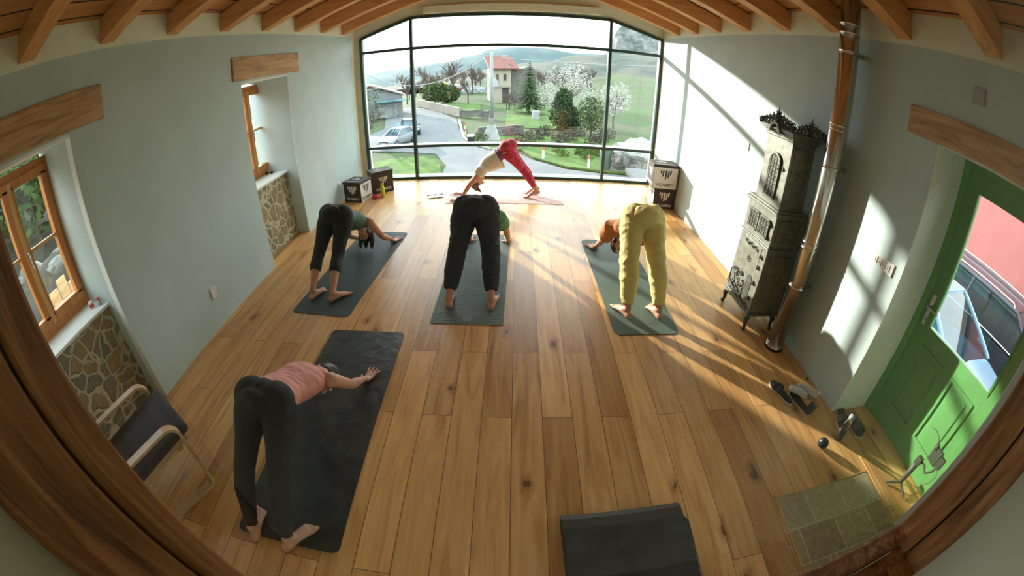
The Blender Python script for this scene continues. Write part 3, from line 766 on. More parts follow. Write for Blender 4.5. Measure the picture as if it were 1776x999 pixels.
lattice(cyc - .085, cyc + .085, 1.19, 1.49, SX0 + .036, True)
lattice(SY0 + .075, SY0 + .235, .86, 1.03, xf); lattice(SY0 + .255, SY0 + .415, .86, 1.03, xf)
for y, z, xx in ((cyc - .095, 1.22, SX0 + .03), (cyc - .095, 1.47, SX0 + .03), (SY0 + .07, .885, xf), (SY0 + .07, 1.0, xf), (SY0 + .075, .60, xf), (SY0 + .075, .70, xf), (SY0 + .07, .30, xf), (SY0 + .07, .45, xf)):
    m = MB(); m.sweep([(xx - .016, y, z - .02), (xx - .02, y, z), (xx - .016, y, z + .02)], [.006, .010, .006], None, 8); m.ball((xx - .022, y - .012, z), .011, None, 1); sp_('hinge', m, 'cast_iron_dark')
m = MB(); m.box((xf - .008, SY0 + .085, .52), (xf + .002, SY0 + .405, .77), .004); pd = sp_('middle_door', m)
m = MB()
for k in range(6): scroll(m, xf - .012, SY0 + .15 + k * .04, .72 + (k % 2) * .012, .018, 1.2, .005, (-1) ** k)
m.build('leaf_swag', 'cast_iron_dark', pd)
m = MB()
for k, s in enumerate((-1, 1, -1, 1)): scroll(m, xf - .012, SY0 + .245 + s * .016, .585 + .02 * (k // 2), .015, 1.1, .0035, s)
m.sweep([(xf - .012, SY0 + .245, .565), (xf - .012, SY0 + .245, .645)], [.004, .001], None, 6)
m.build('small_ornament', 'cast_iron', pd)
m = MB(); m.box((xf - .014, SY0 + .10, .26), (xf + .002, SY0 + .19, .44), .004); o, inn = arch_pts(SY0 + .145, .44, .045); m.prism(o, 'x', xf - .014, xf + .002); sp_('ash_door', m, 'cast_iron_dark')
m = MB()
for k in range(9): scroll(m, xf - .02 - .012 * (k % 3), SY0 + .22 + .025 * k, .27 + .05 * ((k * 5) % 4), .026, 1.25, .0075, (-1) ** k)
m.sweep([(xf - .02, SY0 + .20, .24), (xf - .05, SY0 + .30, .26), (xf - .05, SY0 + .42, .30), (xf - .03, SY0 + .45, .40)], [.008, .012, .012, .005], None, 8)
sp_('scrollwork_guard', m, 'cast_iron_dark')
m = MB()
for k in range(8): scroll(m, xf - .02, SY0 + .06 + .05 * k, .205 + .012 * (k % 2), .022, 1.2, .006, (-1) ** k)
sp_('base_scrolls', m, 'cast_iron_dark')
# cabriole legs
for cx, cy, dx, dy in ((SX0 + .02, SY0 + .02, -1, -1), (SX0 + .02, SY1 - .02, -1, 1), (SX1 - .03, SY0 + .02, 1, -1), (SX1 - .03, SY1 - .02, 1, 1)):
    m = MB(); m.sweep([(cx - dx * .01, cy - dy * .01, .155), (cx + dx * .012, cy + dy * .014, .11), (cx + dx * .004, cy + dy * .010, .06), (cx + dx * .006, cy + dy * .018, .025), (cx + dx * .012, cy + dy * .028, .002)], [.034, .026, .017, .014, .020], None, 10)
    scroll(m, cx, cy - dy * .05, .125, .02, 1.1, .007, dy)
    sp_('leg', m, 'cast_iron_dark', st, True)
# panel mouldings on the side facing the door
m = MB(); y = SY0
for x0, x1, z0, z1 in ((SX0 + .05, SX1 - .05, .22, .74), (SX0 + .05, SX1 - .05, .86, 1.06)):
    t = .008
    for q in (((x0, z0), (x1, z0 + t)), ((x0, z1 - t), (x1, z1)), ((x0, z0), (x0 + t, z1)), ((x1 - t, z0), (x1, z1))): m.box((q[0][0], y - .004 + (.006 if z0 > .8 else 0), q[0][1]), (q[1][0], y + .02, q[1][1]))
x0, x1, z0, z1, t = SX0 + .07, SX1 - .10, 1.20, 1.66, .007
for q in (((x0, z0), (x1, z0 + t)), ((x0, z1 - t), (x1, z1)), ((x0, z0), (x0 + t, z1)), ((x1 - t, z0), (x1, z1))): m.box((q[0][0], y + .034, q[0][1]), (q[1][0], y + .06, q[1][1]))
for k, s in enumerate((-1, 1, -1, 1)): scroll(m, y + .040, (x0 + x1) / 2 + s * .02, 1.42 + .04 * (k // 2), .022, 1.2, .005, s, 'y')
sp_('side_panel', m, 'cast_iron')

# ---- bentwood armchair, faces away from the corner
ch = thing('bentwood_armchair', 'bentwood armchair with charcoal seat and back, turned towards the room under the near left window', 'armchair', (-2.235, .775, 0), math.atan2(.905, .42) - (-PI / 2))
W2 = .285    # local: faces -y, x to its left/right
def slat(pts, wd, th, M=None):
    m = MB(); m.sweep(pts, [(wd / 2, th / 2)] * len(pts), (1, 0, 0), 4); return m
def arcp(c, r, a0, a1, n=6): return [(c[0] + r * math.cos(math.radians(a0 + (a1 - a0) * i / n)), c[1] + r * math.sin(math.radians(a0 + (a1 - a0) * i / n))) for i in range(n + 1)]
for s in (-1, 1):
    q = arcp((-.265, .46), .085, 178, 92, 8) + [(.10, .515)] + arcp((.19, .45), .055, 95, 5) + [(.262, .20)] + arcp((.225, .062), .05, 5, -90) + [(-.10, .010)] + arcp((-.305, .05), .04, -90, -178)
    pts = [(s * W2, u, v) for u, v in q]; n_ = len(pts)
    m = MB(); bm = m.bm; rings = []
    for i in range(n_):
        a = V(*pts[i - 1]); b_ = V(*pts[(i + 1) % n_]); t = (b_ - a).normalized(); nn = V(0, -t.z, t.y)
        p = V(*pts[i]); rings.append([bm.verts.new(p + V(dx, 0, 0) + nn * dz) for dx, dz in ((-.028, -.009), (.028, -.009), (.028, .009), (-.028, .009))])
    for i in range(n_):
        for j in range(4): bm.faces.new((rings[i][j], rings[i][(j + 1) % 4], rings[(i + 1) % n_][(j + 1) % 4], rings[(i + 1) % n_][j]))
    bmesh.ops.recalc_face_normals(bm, faces=bm.faces)
    m.build('side_frame', 'chair_birch', ch)
m = MB(); m.box((-W2 + .032, -.29, -.035), (W2 - .032, .29, .035), .025); bmesh.ops.transform(m.bm, matrix=Matrix.Translation((0, -.14, .395)) @ Matrix.Rotation(math.radians(-9), 4, 'X'), verts=m.bm.verts); o = m.build('seat_cushion', 'charcoal_fabric', ch, True); smooth_by_angle(o, 50)
m = MB(); m.box((-W2 + .03, -.035, 0), (W2 - .03, .035, .54), .028); bmesh.ops.transform(m.bm, matrix=Matrix.Translation((0, .165, .36)) @ Matrix.Rotation(math.radians(-20), 4, 'X'), verts=m.bm.verts)
o = m.build('back_cushion', 'charcoal_fabric', ch, True); smooth_by_angle(o, 50)
for s in (-1, 1):
    m = MB(); m.sweep([(s * (W2 - .045), -.38, .385), (s * (W2 - .045), .15, .29), (s * (W2 - .045), .26, .34)], [(.014, .016)] * 3, (1, 0, 0), 4); m.build('seat_rail', 'chair_birch', ch)
for y, z in ((-.30, .345), (.14, .27), (.21, .30)):
    MB().box((-W2 + .028, y - .02, z - .012), (W2 - .028, y + .02, z + .012), .004).build('cross_rail', 'chair_birch', ch)

# ---- folded mat draped in the foreground
fm = thing('folded_mat', 'dark folded exercise mat lying at the bottom edge of the photo', 'folded mat', (.60, .82, 0), 0)
prof = [(.215, .012), (.235, .030), (.235, .058), (.215, .074), (.12, .080), (-.2, .078), (-.45, .074)]
m = MB()
low = [(x, max(.0, z - .012)) for x, z in prof]
def sheet(m, pr, th, x0, x1):
    up_ = []; dn = []
    for i, (y, z) in enumerate(pr):
        a = pr[max(0, i - 1)]; b_ = pr[min(len(pr) - 1, i + 1)]; t = V(b_[0] - a[0], b_[1] - a[1]).normalized() if False else Vector((b_[0] - a[0], b_[1] - a[1])).normalized(); n_ = Vector((-t.y, t.x)) * th / 2
        up_.append((y + n_.x, z + n_.y)); dn.append((y - n_.x, z - n_.y))
    m.prism(up_ + dn[::-1], 'x', x0, x1)
sheet(m, [(-.45, .008), (.10, .008), (.185, .010), (.222, .028), (.224, .050), (.19, .068), (.10, .070), (-.2, .066), (-.45, .060)], .010, -.335, .315)
bmesh.ops.transform(m.bm, matrix=Matrix.Translation((0, -.02, 0)) @ Matrix.Rotation(math.radians(2.5), 4, 'Z'), verts=m.bm.verts)
m.build('mat_fold', 'mat_fold', fm)
m = MB(); pts = []
m.prism([(-.33, .10), (.28, .115), (.31, .108), (.325, .09), (.322, -.05), (.318, -.25), (.315, -.45), (-.34, -.45)], 'z', .0745, .0845)
m.build('top_layer', 'mat_black', fm)

# ---- sandals, slippers, socks, phone, ball, bottle
def sandal(label, loc, rz, cat='sandal', strap='sandal_sole', name='sandal'):
    r = thing(name, label, cat, loc, rz)
    out = [(.040, .13), (.018, .145), (-.012, .143), (-.036, .125), (-.043, .06), (-.034, -.02), (-.034, -.09), (-.022, -.125), (.006, -.132), (.028, -.115), (.034, -.06), (.036, .02), (.046, .08)]
    MB().prism(out, 'z', 0, .016).build('outsole', 'sole_edge', r)
    MB().prism([(x * .94, y * .96) for x, y in out], 'z', .016, .024).build('footbed', 'sandal_sole', r)
    return r
def strap_arc(m, y, hw, h, wd, tilt=0):
    pts = [(hw * math.cos(PI * i / 10), y + tilt * (i / 10 - .5), .018 + h * math.sin(PI * i / 10)) for i in range(11)]
    m.sweep(pts, [(wd / 2, .003)] * 11, (0, 1, 0), 8)
s1 = sandal('dark sandal with crossed straps, left of the slippers near the door', (2.045, 1.84, .001), math.radians(14))
m = MB(); strap_arc(m, .055, .044, .045, .035, .02); strap_arc(m, .02, .042, .05, .018, -.03); m.build('strap', 'sandal_sole', s1)
s2 = sandal('second dark sandal, half covered by the grey sock', (2.165, 1.70, .001), math.radians(10))
def lump(m, pts, rad, seed=0, amp=.006):
    m.rsweep(pts, rad, (0, 0, 1), 14)
    bmesh.ops.subdivide_edges(m.bm, edges=m.bm.edges[:], cuts=1, use_grid_fill=True)
    for v in m.bm.verts:
        v.co += noise.noise_vector(v.co * 28 + V(seed, 0, 0)) * amp
        v.co.z = max(v.co.z, .027 if seed == 1 else .001)
m = MB(); lump(m, [(2.13, 1.84, .052), (2.18, 1.79, .062), (2.215, 1.735, .058)], [(.022, .036), (.026, .042), (.020, .036)], 1)
tag(m.build('sock', 'sock_grey', None, True), 'crumpled grey sock lying over the second sandal', 'sock')
m = MB(); lump(m, [(2.27, 1.885, .026), (2.315, 1.82, .030), (2.355, 1.755, .026)], [(.022, .032), (.026, .040), (.020, .036)], 5)
tag(m.build('sock', 'sock_grey', None, True), 'crumpled grey sock on the bare floor close to the wall', 'sock')
r = thing('phone', 'dark grey phone lying flat on the floor beside the socks', 'phone', (2.26, 1.655, .001), math.radians(-60))
MB().box((-.035, -.072, 0), (.035, .072, .008), .003).build('phone_body', 'phone_grey', r)
MB().box((-.028, .045, .008), (.0, .066, .0105), .001).build('camera_bump', 'black_plastic', r)
MB().box((-.03, -.066, .0079), (.03, .04, .0083)).build('screen', 'mat_dark', r)
m = MB(); m.ball((0, 0, .012), (.016, .010, .011)); tag(m.build('pebble', 'black_plastic', None, True, (2.40, 1.96, .001)), 'tiny dark plug lying by the skirting of the right wall', 'plug')
s3 = sandal('olive slipper at the foot of the door niche wall', (2.50, 1.50, .001), math.radians(150), 'slipper', name='slipper'); s3.scale = (1.15, .95, 1)
m = MB(); strap_arc(m, .06, .046, .05, .075); m.build('strap', 'olive_green', s3)
s4 = sandal('olive slipper behind the clear bottle', (2.60, 1.40, .001), math.radians(165), 'slipper', name='slipper'); s4.scale = (1.15, .95, 1)
m = MB(); strap_arc(m, .06, .046, .05, .075); m.build('strap', 'olive_green', s4)
r = thing('massage_ball', 'shiny black ball on the floor near the tiles', 'ball', (2.135, 1.285, .001))
MB().ball((0, 0, .042), .042, None, 4).build('ball_body', 'black_plastic', r, True)
m = MB()
for z in (.028, .042, .056):
    rr = math.sqrt(.042 ** 2 - (z - .042) ** 2) + .0004; m.lathe([(rr, z - .0012), (rr + .0008, z), (rr, z + .0012)], n=36)
m.build('groove', 'sandal_sole', r)
r = thing('drinking_bottle', 'clear bottle with dark base standing beside the black ball', 'bottle', (2.345, 1.325, .001))
MB().lathe([(.032, 0), (.035, .006), (.035, .085), (.033, .09)]).build('dark_sleeve', 'black_plastic', r, True)
glass_mat('bottle_clear', (.86, .93, .90), 1.0, 1.5)
MB().lathe([(.033, .088), (.033, .17), (.022, .195), (.018, .205)]).build('clear_wall', 'bottle_clear', r, True)
MB().lathe([(.021, .203), (.022, .206), (.022, .232), (.019, .236)]).build('cap', 'grey_plastic', r, True)
# small stuff on the sills
r = thing('candle_jar', 'small red and white jar on the near left window sill', 'jar', (-3.10, 1.50, .887))
MB().lathe([(.020, 0), (.022, .004), (.022, .05), (.020, .054)]).build('jar_body', 'white_plastic', r, True)
MB().lathe([(.0225, .010), (.0228, .010), (.0228, .036), (.0225, .036)]).build('jar_label', 'marker_red', r, True)
r = thing('candle_jar', 'small grey jar at the sill corner by the stone wall', 'jar', (-3.03, 1.545, .887))
MB().lathe([(.016, 0), (.018, .004), (.018, .045), (.016, .05)]).build('jar_body', 'grey_plastic', r, True)
MB().lathe([(.0165, .046), (.018, .047), (.018, .056), (.0165, .058)]).build('lid', 'marker_red', r, True)
r = thing('sunglasses', 'black sunglasses on the far left window sill', 'sunglasses', (-3.17, 4.62, .887), .5)
for s in (-1, 1):
    MB().ball((s * .032, 0, .018), (.026, .006, .018)).build('lens', 'black_plastic', r, True)
    MB().sweep([(s * .06, 0, .02), (s * .064, .06, .015), (s * .055, .11, .004)], .003).build('temple', 'black_plastic', r)
MB().sweep([(-.012, 0, .022), (0, -.003, .026), (.012, 0, .022)], .003).build('bridge', 'black_plastic', r)
# solid stand-in for the camera rig reflected in the near pane
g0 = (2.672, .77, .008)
r = thing('gimbal_reflection', 'olive grey gimbal shape standing in for a reflection in the near glass', 'gimbal', g0)
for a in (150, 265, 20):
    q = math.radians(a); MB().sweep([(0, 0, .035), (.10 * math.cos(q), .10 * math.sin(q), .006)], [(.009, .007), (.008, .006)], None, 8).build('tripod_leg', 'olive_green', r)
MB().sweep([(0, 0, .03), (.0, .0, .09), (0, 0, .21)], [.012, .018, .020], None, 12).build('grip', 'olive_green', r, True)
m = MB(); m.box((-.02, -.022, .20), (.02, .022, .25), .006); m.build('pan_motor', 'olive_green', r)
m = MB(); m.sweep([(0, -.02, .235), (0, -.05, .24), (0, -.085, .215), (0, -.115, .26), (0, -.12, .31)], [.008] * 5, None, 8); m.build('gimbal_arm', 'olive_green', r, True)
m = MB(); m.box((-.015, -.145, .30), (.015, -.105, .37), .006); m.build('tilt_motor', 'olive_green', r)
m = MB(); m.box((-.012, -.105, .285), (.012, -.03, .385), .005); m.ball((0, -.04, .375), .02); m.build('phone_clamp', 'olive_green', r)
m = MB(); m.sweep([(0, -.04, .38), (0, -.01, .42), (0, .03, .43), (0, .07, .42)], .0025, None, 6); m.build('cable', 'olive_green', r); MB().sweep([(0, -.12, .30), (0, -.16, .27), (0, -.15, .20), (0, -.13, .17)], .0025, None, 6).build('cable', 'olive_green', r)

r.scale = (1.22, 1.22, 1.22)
# ================================================================ PEOPLE
def remesh_obj(mb, name, mat, voxel, smooth, root, folds=0, fscale=6, seed=0, stretch=(1, 1, 1)):
    me = bpy.data.meshes.new(name + '_raw'); bmesh.ops.recalc_face_normals(mb.bm, faces=mb.bm.faces); mb.bm.to_mesh(me); mb.bm.free()
    o = bpy.data.objects.new('tmp', me); COL.objects.link(o)
    r = o.modifiers.new('r', 'REMESH'); r.mode = 'VOXEL'; r.voxel_size = voxel; r.use_smooth_shade = True
    if smooth:
        s = o.modifiers.new('s', 'SMOOTH'); s.iterations = smooth; s.factor = .6
    dg = bpy.context.evaluated_depsgraph_get(); ev = o.evaluated_get(dg)
    m2 = bpy.data.meshes.new_from_object(ev)
    bpy.data.objects.remove(o); bpy.data.meshes.remove(me)
    m2.name = name
    if folds:
        nn = len(m2.vertices); cs = [0.0] * (3 * nn); m2.vertices.foreach_get('co', cs)
        ns = [V(*x.vector) for x in m2.vertex_normals]
        for i in range(nn):
            p = V(cs[3 * i], cs[3 * i + 1], cs[3 * i + 2]); q = V(p.x * stretch[0], p.y * stretch[1], p.z * stretch[2]) * fscale + V(seed, 0, 0)
            n = noise.noise(q); n = (1 - abs(n) * 2.4) * .6 + noise.noise(q * 2.3) * .5
            p += ns[i] * (n * folds); cs[3 * i:3 * i + 3] = p
        m2.vertices.foreach_set('co', cs); m2.update()
    for v in m2.vertices:
        if v.co.z < .0074: v.co.z = .0074
    while m2.materials: m2.materials.pop()
    o = link(name, m2, mat, root, True)
    if root is not None: o.location = -root.location
    return o

def lerp(a, b, t): return a + (b - a) * t
def figure(label, J, f=1.0, skin='skin', fwd=(0, 1, 0), pants=None, top=None, hair=None, heel=False, toes_out=(.25, .25), hip=1.0, handdir=None, fing=None):
    P = {k: V(*v) for k, v in J.items()}
    hm = (P['hL'] + P['hR']) / 2; sm = (P['sL'] + P['sR']) / 2
    sd_ = (P['hR'] - P['hL']).normalized(); sp = (sm - hm).normalized()
    bl = sd_.cross(sp).normalized()
    if bl.z > 0: bl = -bl                      # towards the belly
    fw = V(*fwd)
    root = thing('person', label, 'person', (hm.x, hm.y, 0))
    side = tuple(sd_)
    ds = (P['sR'] - P['sL']).normalized()
    # ---- body
    B = MB()
    B.ball(hm - sp * .022 * f - bl * .022 * f, (.092 * f * hip,) * 3, None, 3)
    def tor(t): return hm + (sm - hm) * t
    B.rsweep([hm - sp * .07 * f - bl * .01, hm + sp * .02, tor(.25) , tor(.45), tor(.68) - bl * .008, tor(.88) - bl * .006, tor(1.02)],
             [(.120 * f * hip, .088 * f), (.158 * f * hip, .108 * f), (.138 * f, .092 * f), (.124 * f, .086 * f), (.142 * f, .100 * f), (.150 * f, .092 * f), (.10 * f, .062 * f)], side, 20)
    for s, k in ((-1, 'L'), (1, 'R')):
        h, kn, a = P['h' + k], P['k' + k], P['a' + k]
        leg = (a - kn).normalized()
        B.ball(h - sp * .02 * f - bl * .022 * f - sd_ * s * .012, (.096 * f * hip,) * 3, None, 3)
        th = (kn - h)
        B.rsweep([h, h + th * .25, h + th * .6, kn - th * .04, kn + (a - kn) * .04], [(.088 * f * hip, .092 * f), (.088 * f * hip, .092 * f), (.066 * f, .070 * f), (.052 * f, .055 * f), (.050 * f, .052 * f)], side, 16)
        sh = a - kn; back = (th.normalized() - leg).cross(sd_)
        cb = leg.cross(V(*side)).normalized()
        if cb.dot(fw) > 0: cb = -cb          # calf bulges to the back
        B.rsweep([kn, kn + sh * .18 + cb * .010, kn + sh * .34 + cb * .014, kn + sh * .6 + cb * .006, kn + sh * .85, a], [(.047 * f, .049 * f), (.050 * f, .054 * f), (.052 * f, .056 * f), (.041 * f, .043 * f), (.030 * f, .033 * f), (.031 * f, .036 * f)], side, 16)
        # foot
        out = sd_ * s * toes_out[0 if s < 0 else 1]
        fd = (V(fw.x, fw.y, 0) + V(out.x, out.y, 0)).normalized(); fs = fd.cross(V(0, 0, 1))
        lift = .032 if heel else 0
        g = V(a.x, a.y, 0)
        hz = .036 + lift * 1.6
        he = g - fd * .035 * f + V(0, 0, hz); mid = g + fd * .055 * f + V(0, 0, .042 + lift); ba = g + fd * .135 * f + V(0, 0, .024)
        B.rsweep([tuple(he + V(0, 0, .004)), tuple(g + fd * .01 + V(0, 0, .045 + lift)), tuple(mid), tuple(ba)], [(.031 * f, .032 * f), (.032 * f, .038 * f), (.036 * f, .030 * f), (.044 * f, .019 * f)], tuple(fs), 14)
        B.rsweep([tuple(a + V(0, 0, .0)), tuple(lerp(a, mid, .5)), tuple(mid)], [(.031 * f, .034 * f), (.032 * f, .032 * f), (.030 * f, .024 * f)], tuple(fs), 14)
        for i in range(5):
            q = (i - 2) * .0175 * f * -s   # big toe on the inside
            ln = [.044, .037, .034, .029, .024][i] * f; rr = [.0135, .0095, .009, .0088, .0085][i] * f
            b0 = ba + fs * (-(i - 1.85) * .0172 * f * -s) * -1 + fd * (.012 - .004 * max(0, i - 1)); b0.z = .016
            B.rsweep([tuple(b0), tuple(b0 + fd * ln * .6 + V(0, 0, .002)), tuple(b0 + fd * ln - V(0, 0, .002))], [rr, rr * .95, rr * .9], tuple(fs), 10)
        # arm
        S, E_, W = P['s' + k], P['e' + k], P['w' + k]
        B.ball(S, (.054 * f,) * 3)
        B.rsweep([tuple(lerp(S, sm, .45)), tuple(S), tuple(lerp(S, E_, .35)), tuple(lerp(S, E_, .8)), tuple(E_), tuple(lerp(E_, W, .25)), tuple(lerp(E_, W, .7)), tuple(W)],
                 [(.055 * f, .055 * f), (.050 * f, .050 * f), (.043 * f, .045 * f), (.037 * f, .038 * f), (.035 * f, .036 * f), (.037 * f, .036 * f), (.028 * f, .026 * f), (.025 * f, .021 * f)], side, 14)
        # hand flat on the mat
        hd = (V(fw.x, fw.y, 0) if handdir is None else V(*handdir)).normalized()
        hs = V(hd.y, -hd.x, 0)
        w0 = V(W.x, W.y, .034); pc = w0 + hd * .055 * f; pc.z = .021; pk = w0 + hd * .092 * f; pk.z = .020
        B.rsweep([tuple(lerp(W, w0, .3)), tuple(lerp(w0, pc, .45)), tuple(pc), tuple(pk)], [(.026 * f, .020 * f), (.034 * f, .017 * f), (.040 * f, .013 * f), (.040 * f, .011 * f)], tuple(hs), 14)
        for i in range(4):
            o_ = (i - 1.5) * .0205 * f; ang = (i - 1.5) * .20
            d2 = (hd * math.cos(ang) + hs * math.sin(ang)).normalized()
            order = i if s < 0 else 3 - i      # index finger is on the inner side
            ln = [.058, .072, .078, .070][order] * f
            b0 = pk + hs * o_ + hd * .004
            B.rsweep([tuple(b0), tuple(b0 + d2 * ln * .4 + V(0, 0, .004)), tuple(b0 + d2 * ln * .75), tuple(b0 + d2 * ln - V(0, 0, .006))], [.0098 * f, .0090 * f, .0084 * f, .0076 * f], tuple(hs), 10)
        inn = hs * (-s)
        t0 = lerp(w0, pc, .35) + inn * .024 * f; t0.z = .022
        t1 = t0 + (inn * .8 + hd * .55).normalized() * .036 * f; t2 = t1 + (inn * .55 + hd * .85).normalized() * .030 * f; t2.z = .014
        B.rsweep([tuple(t0), tuple(t1), tuple(t2)], [.0135 * f, .0112 * f, .0092 * f], tuple(hs), 10)
    # neck and head
    H_ = P['hd']; ax = (H_ - sm).normalized(); fc = (bl - ax * bl.dot(ax)).normalized(); sx_ = ax.cross(fc).normalized()
    B.rsweep([tuple(tor(.95)), tuple(lerp(sm, H_, .35)), tuple(lerp(sm, H_, .7))], [(.075 * f, .058 * f), (.054 * f, .056 * f), (.052 * f, .056 * f)], tuple(sx_), 14)
    R = Matrix((sx_, fc, ax)).transposed()
    hc = H_ + ax * .02 * f
    B.ball(hc - fc * .008, (.074 * f, .092 * f, .098 * f), R, 3)
    B.ball(hc + fc * .030 * f - ax * .052 * f, (.054 * f, .056 * f, .052 * f), R, 2)
    B.ball(hc + fc * .066 * f - ax * .094 * f, (.024 * f, .018 * f, .018 * f), R, 2)
    B.rsweep([tuple(hc + fc * .086 * f + ax * .010 * f), tuple(hc + fc * .104 * f - ax * .028 * f)], [.010 * f, .014 * f], tuple(sx_), 10)
    B.ball(hc + fc * .084 * f - ax * .058 * f, (.024 * f, .010 * f, .006 * f), R, 2)
    B.ball(hc + fc * .082 * f - ax * .070 * f, (.021 * f, .010 * f, .007 * f), R, 2)
    for s in (-1, 1):
        B.ball(hc + sx_ * s * .076 * f - fc * .004 - ax * .012 * f, (.009 * f, .018 * f, .030 * f), R, 2)
    body = remesh_obj(B, 'body', skin, .0048, 5, root)
    for s in (-1, 1):
        e = MB(); e.ball(hc + sx_ * s * .032 * f + fc * .074 * f + ax * .008 * f, (.013 * f,) * 3, None, 2)
        e.build('eye', 'eye_white', root, True, -root.location)
    if hair: hair(root, hc, R, sx_, fc, ax, f, sm)
    if pants:
        m = MB(); ea, leglen, loose = pants['ease'], pants['len'], pants.get('loose', 0)
        e1 = ea; up = pants.get('waist', .30)
        m.rsweep([hm - sp * .085 * f - bl * .012, hm + sp * .015, tor(up * .6), tor(up)], [(.125 * f * hip + e1, .094 * f + e1), (.162 * f * hip + e1, .112 * f + e1), (.150 * f + e1, .098 * f + e1), (.138 * f + e1, .090 * f + e1)], side, 22)
        m.ball(hm - sp * .020 * f - bl * .024 * f, (.098 * f * hip + e1,) * 3, None, 3)
        for s, k in ((-1, 'L'), (1, 'R')):
            h, kn, a = P['h' + k], P['k' + k], P['a' + k]; th = kn - h; sh = a - kn
            m.ball(h - sp * .02 * f - bl * .024 * f - sd_ * s * .012, (.099 * f * hip + e1,) * 3, None, 3)
            cb = sh.normalized().cross(sd_)
            if cb.dot(fw) > 0: cb = -cb
            q = [(h, .092 * f * hip), (h + th * .25, .092 * f * hip), (h + th * .6, .070 * f + loose * .6), (kn, .056 * f + loose), (kn + sh * .18 + cb * .010, .054 * f + loose), (kn + sh * .34 + cb * .014, .056 * f + loose), (kn + sh * .6 + cb * .006, .043 * f + loose * .9), (kn + sh * .85, .033 * f + loose * .55), (a, .036 * f)]
            tot = leglen; pts = []; rad = []
            par = [0, .125, .3, .5, .59, .67, .80, .925, 1.0]
            for i, (pt, r_) in enumerate(q):
                if par[i] <= tot + 1e-6: pts.append(tuple(pt)); rad.append((r_ + e1, r_ * 1.04 + e1))
                else:
                    u = (tot - par[i - 1]) / (par[i] - par[i - 1]); pts.append(tuple(lerp(q[i - 1][0], pt, u))); rr = lerp(q[i - 1][1], r_, u); rad.append((rr + e1, rr * 1.04 + e1)); break
            m.sweep(pts, rad, side, 18)
            if pants.get('cuff'):
                c0 = V(*pts[-1]); dd = (V(*pts[-2]) - c0).normalized()
                m.sweep([tuple(c0), tuple(c0 + dd * .05)], [(rad[-1][0] + .001,) * 2, (rad[-1][0] + .004,) * 2], side, 18)
        remesh_obj(m, pants['name'], pants['mat'], .0055, 8, root, pants.get('folds', 0), pants.get('fs', 7), 3.3, pants.get('st', (1, 1, 1)))
        if pants.get('band'):
            m = MB(); m.sweep([tuple(tor(up * .72)), tuple(tor(up * 1.04))], [(.145 * f + e1 + .003, .0945 * f + e1 + .003), (.137 * f + e1 + .003, .090 * f + e1 + .003)], side, 28)
            b = m.build('waistband', pants['band'], root, True, -root.location)
    if top:
        for part in top:
            m = MB(); e1 = part['ease']; t0, t1 = part['span']
            ts = [t0 + (t1 - t0) * i / 6 for i in range(7)]
            def rr(t):
                K = [(0, .160, .110), (.25, .142, .095), (.45, .126, .088), (.68, .144, .102), (.88, .150, .094), (1.03, .112, .068)]
                for (ta, wa, da), (tb, wb, db) in zip(K, K[1:]):
                    if t <= tb: u = max(0, (t - ta) / (tb - ta)); return lerp(wa, wb, u), lerp(da, db, u)
                return K[-1][1:]
            pts, rad = [], []
            for t in ts:
                a_, b_ = rr(t); fl_ = part.get('flare', 0) * max(0, 1 - (t - t0) / .5)
                pts.append(tuple(tor(t) - bl * .006 + bl * fl_ * part.get('drop', .7))); rad.append((a_ * f + e1 + fl_ * .5, b_ * f + e1 + fl_))
            m.sweep(pts, rad, side, 26)
            if t1 > .9:
                for s, k in ((-1, 'L'), (1, 'R')):
                    S, E_ = P['s' + k], P['e' + k]; sl_ = part.get('sleeve', 0)
                    if sl_ <= 0:
                        m.rsweep([tuple(tor(.93)), tuple(lerp(sm, S, .55) + sp * .01)], [(.06 * f + e1, .070 * f + e1), (.045 * f + e1, .056 * f + e1)], side, 14)
                    else:
                        W_ = P['w' + k]
                        pp = [tor(.93), lerp(sm, S, .8), S, lerp(S, E_, min(1, sl_))]; ra = [.062, .060, .058, .050]
                        if sl_ > 1: pp.append(lerp(E_, W_, sl_ - 1)); ra.append(.042)
                        m.sweep([tuple(p) for p in pp], [(r_ * f + e1 + part.get('sl_loose', .004),) * 2 for r_ in ra], side, 16)
            remesh_obj(m, part['name'], part['mat'], .0055, 3, root, part.get('folds', 0), part.get('fs', 8), 9.1, part.get('st', (1, 1, 1)))
    return root

def cap_hair(root, hc, R, sx_, fc, ax, f, mat, tail=None, bun=False, ext=1.0):
    m = MB()
    m.ball(hc - fc * .016 * f + ax * .008 * f, (.081 * f, .090 * f, .101 * f), R, 3)
    m.ball(hc - fc * .045 * f - ax * .03 * f, (.066 * f, .055 * f, .070 * f), R, 2)
    if bun: m.ball(hc - fc * .10 * f + ax * .045 * f, (.034 * f,) * 3, None, 2)
    if tail:
        for pts, rad in tail: m.rsweep([tuple(hc + V(*p) * f) for p in pts], rad, None, 10)
    remesh_obj(m, 'hair', mat, .006, 2, root, .005, 22, 1.7, (1, 1, .4))

